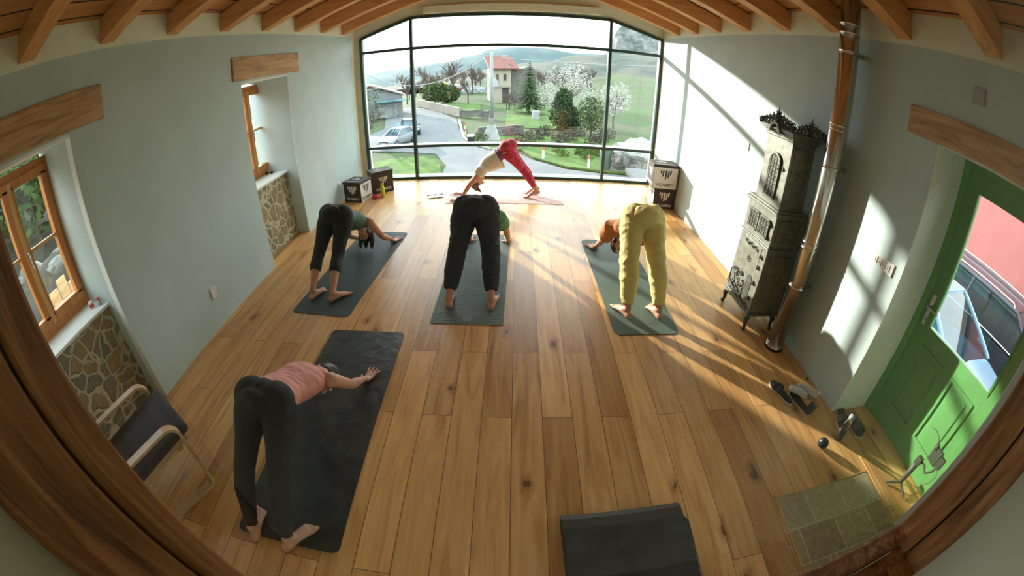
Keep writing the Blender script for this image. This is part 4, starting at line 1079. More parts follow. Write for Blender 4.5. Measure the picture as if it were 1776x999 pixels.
POSE = {"pink": {"hL": [-1.381, 1.269, 0.546], "hR": [-1.194, 1.254, 0.543], "kL": [-1.342, 0.924, 0.39], "kR": [-1.122, 0.915, 0.389], "aL": [-1.362, 0.71, 0.09], "aR": [-1.13, 0.697, 0.09], "sL": [-1.389, 1.671, 0.369], "sR": [-1.082, 1.638, 0.372], "eL": [-1.473, 1.806, 0.177], "eR": [-1.042, 1.801, 0.182], "wL": [-1.459, 1.999, 0.05], "wR": [-1.04, 1.996, 0.051], "hd": [-1.214, 1.793, 0.23000000000000004]}, "green": {"hL": [-1.876, 3.643, 0.627], "hR": [-1.691, 3.619, 0.622], "kL": [-1.95, 3.402, 0.313], "kR": [-1.727, 3.379, 0.305], "aL": [-1.928, 3.085, 0.09], "aR": [-1.693, 3.057, 0.09], "sL": [-1.894, 4.044, 0.402], "sR": [-1.576, 4.009, 0.407], "eL": [-1.921, 4.171, 0.175], "eR": [-1.494, 4.124, 0.185], "wL": [-1.851, 4.367, 0.05], "wR": [-1.44, 4.319, 0.05], "hd": [-1.718, 4.15, 0.236]}, "man": {"hL": [-0.457, 3.567, 0.684], "hR": [-0.26, 3.556, 0.684], "kL": [-0.518, 3.305, 0.368], "kR": [-0.209, 3.309, 0.35], "aL": [-0.565, 3.011, 0.09], "aR": [-0.191, 2.996, 0.09], "sL": [-0.504, 3.987, 0.452], "sR": [-0.166, 3.972, 0.455], "eL": [-0.517, 4.166, 0.243], "eR": [-0.095, 4.151, 0.253], "wL": [-0.522, 4.333, 0.05], "wR": [-0.072, 4.31, 0.051], "hd": [-0.327, 4.124, 0.291]}, "yellow": {"hL": [1.069, 3.424, 0.697], "hR": [1.266, 3.431, 0.692], "kL": [0.995, 3.118, 0.423], "kR": [1.266, 3.138, 0.393], "aL": [0.979, 2.881, 0.09], "aR": [1.268, 2.871, 0.09], "sL": [0.985, 3.829, 0.444], "sR": [1.312, 3.818, 0.402], "eL": [0.955, 4.006, 0.23], "eR": [1.388, 4.015, 0.226], "wL": [0.911, 4.187, 0.052], "wR": [1.329, 4.19, 0.05], "hd": [1.116, 3.917, 0.218]}, "teacher": {"hL": [-0.136, 5.941, 0.751], "hR": [-0.133, 6.126, 0.749], "kL": [0.096, 6.04, 0.444], "kR": [0.1, 6.229, 0.443], "aL": [0.313, 6.017, 0.121], "aR": [0.314, 6.195, 0.119], "sL": [-0.496, 5.877, 0.457], "sR": [-0.48, 6.197, 0.454], "eL": [-0.665, 5.829, 0.254], "eR": [-0.65, 6.187, 0.249], "wL": [-0.806, 5.812, 0.051], "wR": [-0.791, 6.151, 0.05], "hd": [-0.573, 6.039, 0.266]}}
# pale spots where real feet stand: joints come from how each body is posed in the room
def hair_pink(*a): cap_hair(a[0], *a[1:7], 'hair_dark')
figure('person in pink tank top and black leggings bending on the black mat nearest the chair', POSE['pink'], .93, 'skin_pale', (0, 1, 0),
       dict(name='leggings', mat='black_leggings', ease=.008, len=.97, waist=.22, band=None),
       [dict(name='tank_top', mat='pink_top', ease=.015, span=(.03, .93), sleeve=0, folds=.006, fs=9, st=(1, 2.5, 1))], hair_pink, toes_out=(.25, .55), hip=1.08, handdir=(.25, 1, 0))
def hair_green(root, hc, R, sx_, fc, ax, f, sm):
    t = []
    for s in (-1, .0, 1):
        t.append(([tuple(sx_ * s * .062 - fc * .02 + ax * .02), tuple(sx_ * s * .075 + fc * .03 + ax * .07 + V(0, 0, -.03)), tuple(sx_ * s * .080 + fc * .02 + V(0, .0, -.15)), tuple(sx_ * s * .075 + V(0, -.02, -.20))], [.034, .032, .022, .008]))
    cap_hair(root, hc, R, sx_, fc, ax, f, 'hair_dark', t)
figure('person in dark green tank top and black capri leggings bending beside the left wall', POSE['green'], .97, 'skin', (.15, 1, 0),
       dict(name='capri_leggings', mat='black_leggings', ease=.007, len=.73, waist=.26),
       [dict(name='tank_top', mat='green_top', ease=.011, span=(.12, .94), sleeve=0, folds=.004, fs=10, st=(1, 3, 1))], hair_green, toes_out=(-.15, .55), hip=1.06, handdir=(.35, 1, 0))
def hair_man(*a): cap_hair(a[0], *a[1:7], 'hair_dark')
figure('person in loose dark navy trousers and a green tee bending over the middle mat', POSE['man'], 1.03, 'skin', (0, 1, 0),
       dict(name='trousers', mat='navy_trousers', ease=.013, len=.90, waist=.24, loose=.012, folds=.007, fs=9, st=(.8, 1.2, 2.2), cuff=True),
       [dict(name='vest', mat='grey_tee', ease=.026, span=(.08, .50), folds=.004, fs=8), dict(name='tee', mat='green_tee', ease=.014, span=(.40, .98), sleeve=.55, folds=.006, fs=8, sl_loose=.012)], hair_man, toes_out=(.1, .1), hip=1.12)
figure('person in loose yellow trousers and rust orange tee bending on the sunlit mat', POSE['yellow'], 1.03, 'skin_pale', (-.05, 1, 0),
       dict(name='trousers', mat='yellow_trousers', ease=.013, len=.95, waist=.30, loose=.014, folds=.0075, fs=7, st=(1.2, 1.5, 2.2), cuff=True),
       [dict(name='tee', mat='rust_tee', ease=.015, span=(.10, .98), sleeve=.75, folds=.007, fs=8, flare=.02, sl_loose=.012)], lambda *a: cap_hair(a[0], *a[1:7], 'hair_dark'), toes_out=(.35, -.15), hip=1.08, handdir=(-.35, 1, 0))
def hair_teacher(root, hc, R, sx_, fc, ax, f, sm):
    cap_hair(root, hc, R, sx_, fc, ax, f, 'hair_brown', [([tuple(-fc * .06 + ax * .03), tuple(-fc * .05 + ax * .10), tuple(V(.0, 0, -.14) + ax * .02)], [.030, .032, .012]), ([tuple(fc * .0 + ax * .08), tuple(V(.03, 0, -.15)), tuple(V(.05, 0, -.18))], [.03, .022, .008])])
figure('person in cream tee and red leggings bending side-on right before the big window', POSE['teacher'], .97, 'skin', (-1, 0, 0),
       dict(name='leggings', mat='red_leggings', ease=.005, len=.92, waist=.20),
       [dict(name='undershirt', mat='purple_top', ease=.006, span=(.08, .50)), dict(name='tee', mat='cream_tee', ease=.016, span=(.36, .98), sleeve=.3, folds=.006, fs=8, flare=.055, drop=.9, sl_loose=.012)], hair_teacher, heel=True, toes_out=(.1, .1), hip=1.08)
# ================================================================ OUTSIDE
def smooth01(t): t = max(0, min(1, t)); return t * t * (3 - 2 * t)
def ground_z(x, y):
    # lane level -5 before the gable, terraces rising on both sides of the house
    z = -5.0
    if y < 24: z = lerp(-.95, -5.0, smooth01((y - 8.5) / 11.0))
    if x < -3.4 and y < 10: z = lerp(z, -1.0 + min(3.5, max(0, (-x - 6.5) * .30)), smooth01((10 - y) / 3))
    if y > 78: z += (y - 78) * .012
    if x < -14 and y > 70: z -= smooth01((-14 - x) / 20) * 2.5
    if x > 11 and y > 26: z += smooth01((x - 11) / 22) * (2.0 + (y - 26) * .030)
    return z
def grid_mesh(x0, x1, nx, y0, y1, ny, f, skip=None):
    bm = bmesh.new(); vs = [[bm.verts.new((x0 + (x1 - x0) * i / nx, y0 + (y1 - y0) * j / ny, f(x0 + (x1 - x0) * i / nx, y0 + (y1 - y0) * j / ny))) for j in range(ny + 1)] for i in range(nx + 1)]
    for i in range(nx):
        for j in range(ny):
            c = vs[i][j].co
            if skip and skip(x0 + (x1 - x0) * (i + .5) / nx, y0 + (y1 - y0) * (j + .5) / ny): continue
            bm.faces.new((vs[i][j], vs[i + 1][j], vs[i + 1][j + 1], vs[i][j + 1]))
    return bm
def build_bm(bm, name, mat, parent=None, smooth=True):
    me = bpy.data.meshes.new(name); bm.to_mesh(me); bm.free(); return link(name, me, mat, parent, smooth)
gnd = build_bm(grid_mesh(-70, 70, 140, -14, 130, 144, lambda x, y: ground_z(x, y) + .06 * noise.noise(V(x * .4, y * .4, 0)) - .05,
      lambda x, y: -3.0 < x < 2.6 and -2 < y < 7), 'ground', 'grass'); struct(gnd)
def flat_poly(name, pts, mat, z, th=.05, parent=None):
    return MB().prism(pts, 'z', z - th, z).build(name, mat, parent)
road = [(-17.5, 70), (-11.6, 61.8), (-7.3, 51.2), (-5.95, 43.5), (-5.0, 38.4), (-3.95, 35.0), (-2.1, 32.6), (-.1, 32.3), (1.1, 29.5), (3.3, 27.0), (5.6, 26.2), (8.0, 26.0), (11, 25.8), (11, 23.2), (-4.2, 22.5), (-4.75, 25), (-4.75, 27.5), (-6.2, 31.5), (-9.2, 32.8), (-14, 34.2), (-16, 38), (-15, 46), (-19, 60), (-21, 66)]
o = flat_poly('road', road, 'asphalt', -4.93, .1); tag(o, 'pale grey asphalt lane curving below the big window', 'road')
o = flat_poly('lawn', [(-9.6, 30.0), (-6.9, 30.4), (-5.3, 28), (-4.6, 25), (-4.4, 20), (-12, 20), (-12, 28)], 'meadow', -4.86, .05); tag(o, 'green lawn patch below the left end of the big window', 'lawn')
o = flat_poly('lawn', [(-12.5, 74), (-6.0, 72), (-5.2, 60), (-6.6, 55), (-9.5, 61)], 'meadow', -4.94, .06); tag(o, 'green lawn between the concrete wall and the stone house', 'lawn')
o = flat_poly('lawn', [(-1.5, 68), (8, 68), (9, 54), (6.5, 44), (-1.2, 45)], 'meadow', -4.95, .06); tag(o, 'orchard grass under the spruce and the blossom tree', 'lawn')
# kerb and verge by the pole
m = MB(); kp = [(-6.9, 50.5), (-5.75, 43.5), (-4.85, 38.4), (-3.8, 35.1), (-2.0, 32.8), (0, 32.5)]
m.sweep([(x, y, -4.88) for x, y in kp], [(.16, .10)] * 6, (1, 0, 0), 6); tag(m.build('kerb', 'concrete'), 'concrete kerb along the lane towards the lamp pole', 'kerb')
o = flat_poly('verge', [(-4.0, 35.6), (-2.0, 33.2), (.2, 33.0), (3, 33.5), (9, 33.6), (10, 40), (2, 42), (-3.6, 40)], 'meadow', -4.90, .1); tag(o, 'bright grassy verge between the lane and the trees', 'grass verge')
o = flat_poly('verge', [(1.3, 29.9), (3.4, 27.5), (5.7, 26.7), (8.2, 26.5), (9.4, 33.4), (3, 33.4), (.4, 32.9)], 'meadow', -4.86, .12); tag(o, 'rough grass mound inside the bend of the lane', 'grass verge')
# low concrete wall beside the lane
m = MB(); w0, w1 = V(-16.6, 70.5, 0), V(-7.1, 53.6, 0); d = (w1 - w0).normalized(); n_ = V(-d.y, d.x, 0) * .2
m.prism([tuple((w0 - n_).xy), tuple((w1 - n_).xy), tuple((w1 + n_).xy), tuple((w0 + n_).xy)], 'z', -4.92, -3.75); r = m.build('roadside_wall', 'concrete')
tag(r, 'low pale concrete wall along the far lane', 'wall')
for a, b_, lbl in (((-7.0, 53.5), (-3.4, 52.6), 'dark dry stone wall stub at the end of the concrete wall'), ((-3.6, 38.5), (.6, 40.2), 'grey stone retaining wall right behind the lamp pole')):
    m = MB(); A, B = V(*a, 0), V(*b_, 0); d = (B - A).normalized(); n_ = V(-d.y, d.x, 0) * .3
    m.prism([tuple((A - n_).xy), tuple((B - n_).xy), tuple((B + n_).xy), tuple((A + n_).xy)], 'z', -4.80, -4.0)
    bmesh.ops.subdivide_edges(m.bm, edges=m.bm.edges[:], cuts=4, use_grid_fill=True)
    for v in m.bm.verts:
        if v.co.z > -4.9: v.co += noise.noise_vector(v.co * 1.7) * .16
    tag(m.build('stone_wall', 'ruin_stone'), lbl, 'wall')
m = MB(); A, B = V(6.6, 26.6, 0), V(10.6, 25.6, 0); C_ = V(11.8, 32, 0)
m.prism([(6.5, 27.0), (7.6, 26.4), (10.8, 25.9), (12.5, 29), (12.2, 33.5), (9.5, 34.0), (7.3, 30)], 'z', -5.0, -3.6)
bmesh.ops.subdivide_edges(m.bm, edges=m.bm.edges[:], cuts=5, use_grid_fill=True)
for v in m.bm.verts:
    if v.co.z > -4.95: v.co += noise.noise_vector(v.co * 1.1) * .45
tag(m.build('rock_bank', 'white_rocks'), 'bank of pale boulders at the right end of the lane', 'rock bank')
# delineator posts
for x, y, l in ((1.98, 29.75, 'white post with red cap beside the lane, left of two'), (4.95, 27.45, 'white post with red cap beside the lane, near the pale boulders')):
    r = thing('road_marker', l, 'road marker', (x, y, -4.9)); MB().sweep([(0, 0, 0), (0, 0, .62)], [.09, .075], None, 10).build('post', 'white_plastic', r); MB().sweep([(0, 0, .62), (0, 0, .84), (0, 0, .9)], [.077, .07, .03], None, 10).build('red_cap', 'marker_red', r)
r = thing('chevron_marker', 'striped marker post at the kerb by the lane bend', 'road marker', (-4.7, 38.3, -4.9))
for k in range(5): MB().box((-.05, -.05, k * .28), (.05, .05, k * .28 + .28)).build('stripe', ['marker_red', 'white_plastic'][k % 2], r)
r = thing('kerb_bin', 'black bin with white lid at the kerb, left of the lamp pole', 'bin', (-3.9, 35.8, -4.9))
MB().box((-.3, -.3, 0), (.3, .3, .55), .04).build('bin_body', 'black_plastic', r); MB().box((-.34, -.34, .55), (.34, .34, .68), .03).build('lid', 'white_plastic', r)
r = thing('green_bin', 'tall green round bin beside the pale boulders', 'bin', (6.05, 27.3, -4.9))
MB().lathe([(.36, 0), (.38, .05), (.42, 1.35), (.40, 1.42)]).build('bin_body', 'bin_green', r, True); MB().lathe([(.43, 1.40), (.44, 1.48), (.2, 1.56)]).build('lid', 'bin_green', r, True)
r = thing('utility_box', 'white roadside utility box with a small door, behind the grass', 'utility box', (2.4, 52, -5)); MB().box((-.45, -.3, 0), (.45, .3, 1.1), .03).build('cabinet', 'tarp_white', r); MB().box((-.38, -.32, .15), (.38, -.3, .95)).build('cabinet_door', 'tarp_white', r)
# lamp pole with its concrete base and wires
PX, PY = -2.16, 36.8
r = thing('lamp_pole', 'tall grey concrete lamp pole on a white block', 'lamp pole', (PX, PY, -5))
MB().sweep([(0, 0, 1.9), (0, 0, 8.1)], [.17, .12], None, 12).build('pole', 'pole_concrete', r, True)
MB().prism([(-1.1, 0), (.75, 0), (.30, 1.5), (-.25, 1.5)], 'y', -.35, .35).build('concrete_base', 'tarp_white', r)
MB().box((-.25, -.25, 1.4), (.25, .25, 2.1), .02).build('base_block', 'concrete', r)
MB().sweep([(0, 0, 7.8), (-.5, -.1, 7.9), (-.85, -.15, 7.85)], [.03, .03, .02], None, 8).build('lamp_arm', 'pole_concrete', r)
MB().sweep([(0, 0, 7.7), (.5, -.1, 7.75), (.95, -.15, 7.7)], [.03, .03, .02], None, 8).build('lamp_arm', 'pole_concrete', r)
for x in (-.95, 1.1): MB().ball((x, -.16, 7.85 if x < 0 else 7.7), (.22, .09, .06)).build('lamp_head', 'grey_plastic', r)
def wire(a, b_, sag, lbl, rr=.028):
    m = MB(); A, B = V(*a), V(*b_); pts = [tuple(lerp(A, B, i / 24) - V(0, 0, sag * 4 * (i / 24) * (1 - i / 24))) for i in range(25)]
    m.sweep(pts, rr, None, 5); tag(m.build('power_line', 'pole_concrete'), lbl, 'power line')
wire((PX - .22, PY, 2.75), (-16, 42, 2.2), 2.3, 'sagging power line running left from the lamp pole', .045)
wire((PX + .22, PY, 2.6), (12, 27, 2.9), .5, 'power line running right from the lamp pole', .035)
wire((-6, 22, 1.2), (-14, 30, .8), .25, 'thin wire crossing the left bay of the big window', .018)

# plants
def foliage(m, c, r, n, size, flat=.0, fn=None, seed=1):
    R_ = random.Random(seed)
    for _ in range(n):
        while True:
            p = V(R_.uniform(-1, 1), R_.uniform(-1, 1), R_.uniform(-1, 1))
            if p.length <= 1 and p.length > .25: break
        if fn and not fn(p, R_): continue
        q = V(c[0] + p.x * r[0], c[1] + p.y * r[1], c[2] + p.z * r[2])
        s = size * R_.uniform(.6, 1.3); a = V(R_.uniform(-1, 1), R_.uniform(-1, 1), R_.uniform(-.6, .6)).normalized() * s; b_ = a.cross(V(R_.uniform(-1, 1), R_.uniform(-1, 1), R_.uniform(-1, 1))).normalized() * s * .7
        m.quad(q - a, q - b_ * .8, q + a, q + b_ * .8)
def branches(m, base, h, n, spread, rr, seed, levels=3):
    R_ = random.Random(seed)
    def rec(p, d, l, r_, k):
        q = p + d * l; mid = lerp(p, q, .5) + V(R_.uniform(-1, 1), R_.uniform(-1, 1), 0) * l * .06
        m.sweep([tuple(p), tuple(mid), tuple(q)], [r_, r_ * .85, r_ * .65], None, 5)
        if k == 0: return
        for _ in range(n):
            nd = (d + V(R_.uniform(-1, 1), R_.uniform(-1, 1), R_.uniform(-.25, .6)) * spread).normalized()
            rec(lerp(p, q, R_.uniform(.55, 1)), nd, l * R_.uniform(.55, .8), r_ * .55, k - 1)
    rec(V(*base), V(0, 0, 1), h * .38, rr, levels)
def tree(name, label, cat, loc, h, crown, mat, n, size, trunk_h=None, seed=1, fn=None, grp=None, ell=None, br=(4, .75, 3)):
    r = thing(name, label, cat, loc, 0, grp)
    m = MB(); th = trunk_h or h * .4
    branches(m, (0, 0, 0), h * .95, br[0], br[1], h * .022, seed, br[2]); m.build('trunk', 'bark' if mat != 'bare_twigs' else 'bare_twigs', r)
    if n:
        m = MB(); e = ell or [((0, 0, th + (h - th) / 2), (crown, crown, (h - th) / 2))]
        for i, (c, rd) in enumerate(e): foliage(m, c, rd, n // len(e), size, 0, fn, seed + i)
        m.build('foliage', mat, r)
    return r
def ragged(p, R_):
    n = noise.noise(p * 3.1 + V(9, 2, 4)) + .5 * noise.noise(p * 7)
    return n > -.28 + .25 * p.length - .1 * R_.random()
def conifer(label, loc, h, rad, seed=3):
    r = thing('spruce_tree', label, 'tree', loc); R_ = random.Random(seed)
    MB().sweep([(0, 0, 0), (0, 0, h)], [h * .022, .02], None, 7).build('trunk', 'bark', r)
    m = MB()
    for k in range(26):
        z = h * (.16 + .83 * k / 26); rr = rad * (1 - k / 26.5) ** .85 * R_.uniform(.85, 1.1)
        for j in range(16):
            a = R_.uniform(0, 2 * PI); d = V(math.cos(a), math.sin(a), -.22); s = V(-d.y, d.x, 0)
            p = V(0, 0, z); L_ = rr * R_.uniform(.75, 1.1)
            for t in range(5):
                q = p + d * L_ * (t + .6) / 5; w_ = rr * .20 * (1.15 - t / 6)
                m.quad(q - s * w_ + V(0, 0, -.08), q - d * L_ * .12, q + s * w_ + V(0, 0, -.08), q + d * L_ * .16 + V(0, 0, -.05))
    m.build('foliage', 'tree_green', r); return r
conifer('green spruce tree right of the stone house', (1.7, 58, -5), 7.7, 2.6)
tree('blossom_tree', 'large white blossoming tree in the middle right of the view', 'tree', (6.0, 50, -5), 7.6, 3.2, 'blossom', 6500, .085, 1.8, 11, ragged, None, [((-.6, 0, 4.6), (2.6, 2.2, 2.8)), ((1.5, .3, 4.0), (2.3, 2.0, 2.4)), ((-1.7, 0, 3.3), (1.7, 1.6, 1.7)), ((.5, 0, 5.9), (1.8, 1.5, 1.7)), ((2.4, 0, 2.6), (1.6, 1.4, 1.8))])
tree('blossom_tree', 'smaller white blossoming tree seen through the right bay', 'tree', (10.8, 46, -4.8), 5.6, 2.0, 'blossom', 2600, .08, 1.5, 21, ragged)
tree('leafy_tree', 'dark green bushy tree at the foot of the blossoms', 'tree', (4.6, 43, -5), 4.9, 1.5, 'tree_green', 4200, .15, .3, 31, None, None, [((0, 0, 1.9), (1.35, 1.2, 1.9)), ((.9, 0, 1.4), (1.2, 1, 1.4)), ((.2, 0, 3.4), (.9, .9, 1.3))])
tree('leafy_tree', 'yellow green loose tree before the right mullion', 'tree', (7.4, 41, -5), 4.2, 1.5, 'shrub_green', 1600, .12, .5, 33)
tree('round_shrub', 'green laurel shrub above the concrete wall', 'shrub', (-14.6, 75.5, -4.9), 4.6, 2.8, 'shrub_green', 3600, .24, .2, 41, None, None, [((0, 0, 2.0), (2.6, 2.0, 2.0)), ((2.4, 0, 1.6), (2.2, 1.8, 1.7))])
tree('low_shrub', 'bright green low shrub beside the white pole base', 'shrub', (-3.0, 35.4, -4.9), 1.0, .7, 'shrub_green', 500, .07, .05, 43)
tree('leafy_tree', 'pale leafy tree standing behind the parked car', 'tree', (-13.4, 36.5, -5), 6.0, 1.5, 'shrub_green', 1000, .10, 1.2, 45, ragged)
for i, (x, y, h, s, l) in enumerate(((-17.5, 84, 9.5, 51, 'bare tree left of the mullion, tallest on the skyline'), (-13.2, 88, 10.5, 52, 'bare spreading tree above the laurel shrub'), (-9.6, 92, 9.0, 53, 'bare tree between the shrub and the stone house'), (-20.5, 78, 8.0, 54, 'bare twiggy tree at the left window bay'), (-8.2, 72, 6.2, 55, 'bare tree on the lawn before the scrap heap'))):
    tree('bare_tree', l, 'tree', (x, y, -5.2), h, 0, 'bare_twigs', 0, 0, seed=s, br=(5, .8, 3))
for i in range(16):
    R_ = random.Random(200 + i); x = R_.uniform(-1.5, 6); y = R_.uniform(60, 67)
    o = tree('bare_sapling', 'thin bare sapling in the orchard behind the spruce', 'sapling', (x, y, -5), R_.uniform(3, 4.4), 0, 'bare_twigs', 0, 0, seed=300 + i, grp='thin bare saplings in the orchard', br=(4, .7, 2))
for i in range(9):
    R_ = random.Random(400 + i); x = .8 + i * 1.0; y = 35.6 + (i % 3) * 2.2
    tree('low_brush', 'tangled brown green brush behind the grassy verge', 'brush', (x, y, -5), 1.5, 1.1, 'scrub', 420, .10, .1, 410 + i, grp='brush behind the grassy verge', ell=[((0, 0, .5), (.95, .8, .65))])
for i in range(10):
    R_ = random.Random(500 + i); x = 4.2 + R_.uniform(-1.6, 3.6); y = R_.uniform(29.5, 33)
    tree('grass_tussock', 'dry pale grass tussock on the mound by the lane', 'tussock', (x, y, -4.9), .7, .5, 'meadow', 260, .07, .05, 510 + i, grp='tussocks on the mound', ell=[((0, 0, .25), (.6, .5, .35))], br=(3, .8, 1))
proto = None
WR = random.Random(77)
for i in range(46):
    x = -27 + (i % 9) * 5.6 + WR.uniform(-.5, .5); y = 104 + (i // 9) * 6.5 + WR.uniform(-.6, .6)
    lb = 'bare brown tree of the wood behind the house and the yard'
    if i < 3:
        proto = proto or []; t_ = tree('woodland_tree', lb, 'tree', (x, y, ground_z(x, y) - .2), WR.uniform(6, 7.5), 0, 'bare_twigs', 0, 0, seed=800 + i, grp='bare trees of the wood behind', br=(5, .85, 3)); proto.append(t_)
    else:
        t_ = copy_tree(proto[i % 3]); t_.location = (x, y, ground_z(x, y) - .2); t_.rotation_euler.z = WR.uniform(0, 6); t_.scale = (1, 1, WR.uniform(.8, 1.15))
# stone house with red roof
hx, hy = -2.6, 74
h = thing('stone_house', 'old stone house with cream gable and red tiled roof', 'house', (hx, hy, -5), math.radians(12))
MB().prism([(-1.5, 0), (1.6, 0), (1.6, 6.6), (-1.5, 6.1)], 'y', 0, 7).build('cream_wing', 'house_cream', h)
m = MB(); m.prism([(1.6, 0), (6.2, 0), (6.2, 5.6), (5.0, 6.6), (3.2, 6.0), (1.6, 7.0)], 'y', .6, 7)
bmesh.ops.subdivide_edges(m.bm, edges=m.bm.edges[:], cuts=4, use_grid_fill=True)
for v in m.bm.verts: v.co += noise.noise_vector(v.co * .9) * .18
m.build('ruined_wall', 'ruin_stone', h)
m = MB()
for k in range(1): m.prism([(-.7, 5.9), (7.6, 8.3), (7.6, 8.5), (-.7, 6.12)], 'x', -2.3, 2.9)
bmesh.ops.transform(m.bm, matrix=Matrix.Translation((0, 0, .1)), verts=m.bm.verts); rf = m.build('tiled_roof', 'roof_tile_red', h)
m = MB()
for k in range(17): m.sweep([(-2.2 + k * .31, -.72, 6.2), (-2.2 + k * .31, 7.6, 8.62)], .07, None, 6)
m.build('tile_rows', 'roof_tile_red', rf)
for (u, v_, w_, hh) in ((.55, 4.0, .5, 1.1), (-.75, 4.2, .4, .9)):
    f_ = MB().box((u - w_ / 2, -.03, v_), (u + w_ / 2, .02, v_ + hh)).build('window', 'dark_opening', h); MB().box((u - w_ / 2 - .06, -.06, v_ - .1), (u + w_ / 2 + .06, -.02, v_)).build('window_ledge', 'concrete', f_)
MB().box((.1, -.04, 0), (1.2, .02, 2.6)).build('doorway', 'dark_opening', h)
MB().box((-.1, -.7, 2.75), (1.6, 0, 2.9)).build('porch_slab', 'concrete', h)
m = MB(); m.prism([(-2.0, 2.9), (-.6, 2.9), (-1.1, 4.4), (-1.4, 4.4)], 'y', -.6, -.4); tag(m.build('white_awning', 'tarp_white', h))
# yard with scrap, tarp and machines
for lbl, loc, s, mt, nm in (('small white tarp mound at the left of the scrap heap', (-17.3, 99, -4.7), (1.5, 1, 1.1), 'tarp_white', 'tarp_mound'), ('grey scrap heap beside the stone house', (-9.6, 96, -4.6), (3.0, 1.6, 1.5), 'scrap_grey', 'scrap_heap')):
    m = MB(); m.ball((0, 0, 0), s, None, 3)
    for v in m.bm.verts: v.co += noise.noise_vector(v.co * 1.6) * .45; v.co.z = max(-.2, v.co.z)
    tag(m.build(nm, mt, None, False, loc), lbl, 'heap')
r = thing('farm_trailer', 'red farm trailer with pale load in the yard', 'trailer', (-14.1, 98, -4.6))
MB().box((-2, -.8, .5), (2, .8, 1.1), .05).build('trailer_bed', 'machine_red', r); MB().box((-1.8, -.7, 1.1), (1.6, .7, 1.8), .1).build('load', 'tarp_white', r)
for s in (-1.3, 1.3): MB().sweep([(s, -.9, .4), (s, -.7, .4)], .4, None, 16).build('wheel', 'tyre', r)
r = thing('loader', 'small yellow loader parked beside the red trailer', 'loader', (-17.0, 102, -4.6))
MB().box((-.7, -.6, .5), (.8, .6, 1.3), .08).build('chassis', 'machine_yellow', r); MB().box((-.5, -.5, 1.3), (.4, .5, 2.2), .06).build('cab', 'machine_yellow', r); MB().sweep([(.6, 0, 1.2), (1.4, 0, 1.8), (2.0, 0, .6)], .09).build('boom', 'machine_yellow', r)
for s in (-.5, .6): MB().sweep([(s, -.75, .45), (s, -.55, .45)], .45, None, 16).build('wheel', 'tyre', r)
# shed on the left
r = thing('grey_shed', 'grey gabled shed with pale brown roof at far left', 'shed', (-19.5, 56, -4.92), math.radians(20))
MB().prism([(-5, 0), (4, 0), (4, 3.0), (-.5, 4.6), (-5, 3.0)], 'y', 0, 7).build('shed_walls', 'shed_grey', r)
m = MB(); m.prism([(-.5, 4.75), (4.5, 2.95), (4.5, 3.1), (-.5, 4.95), (-5.5, 3.1), (-5.5, 2.95)], 'y', -.5, 7.3); m.build('shed_roof', 'roof_tile_brown', r)
MB().box((.6, -.05, 0), (3.2, .02, 2.4)).build('shed_door', 'scrap_grey', r)
MB().box((.3, -1.8, 2.35), (4.4, 0, 2.45)).build('teal_canopy', 'teal_tarp', r)
m = MB(); m.ball((0, 0, .4), (1.0, .7, .5)); tag(m.build('covered_pile', 'teal_tarp', None, True, (-12.4, 45, -5)), 'teal tarpaulin over a pile beside the shed', 'covered pile')

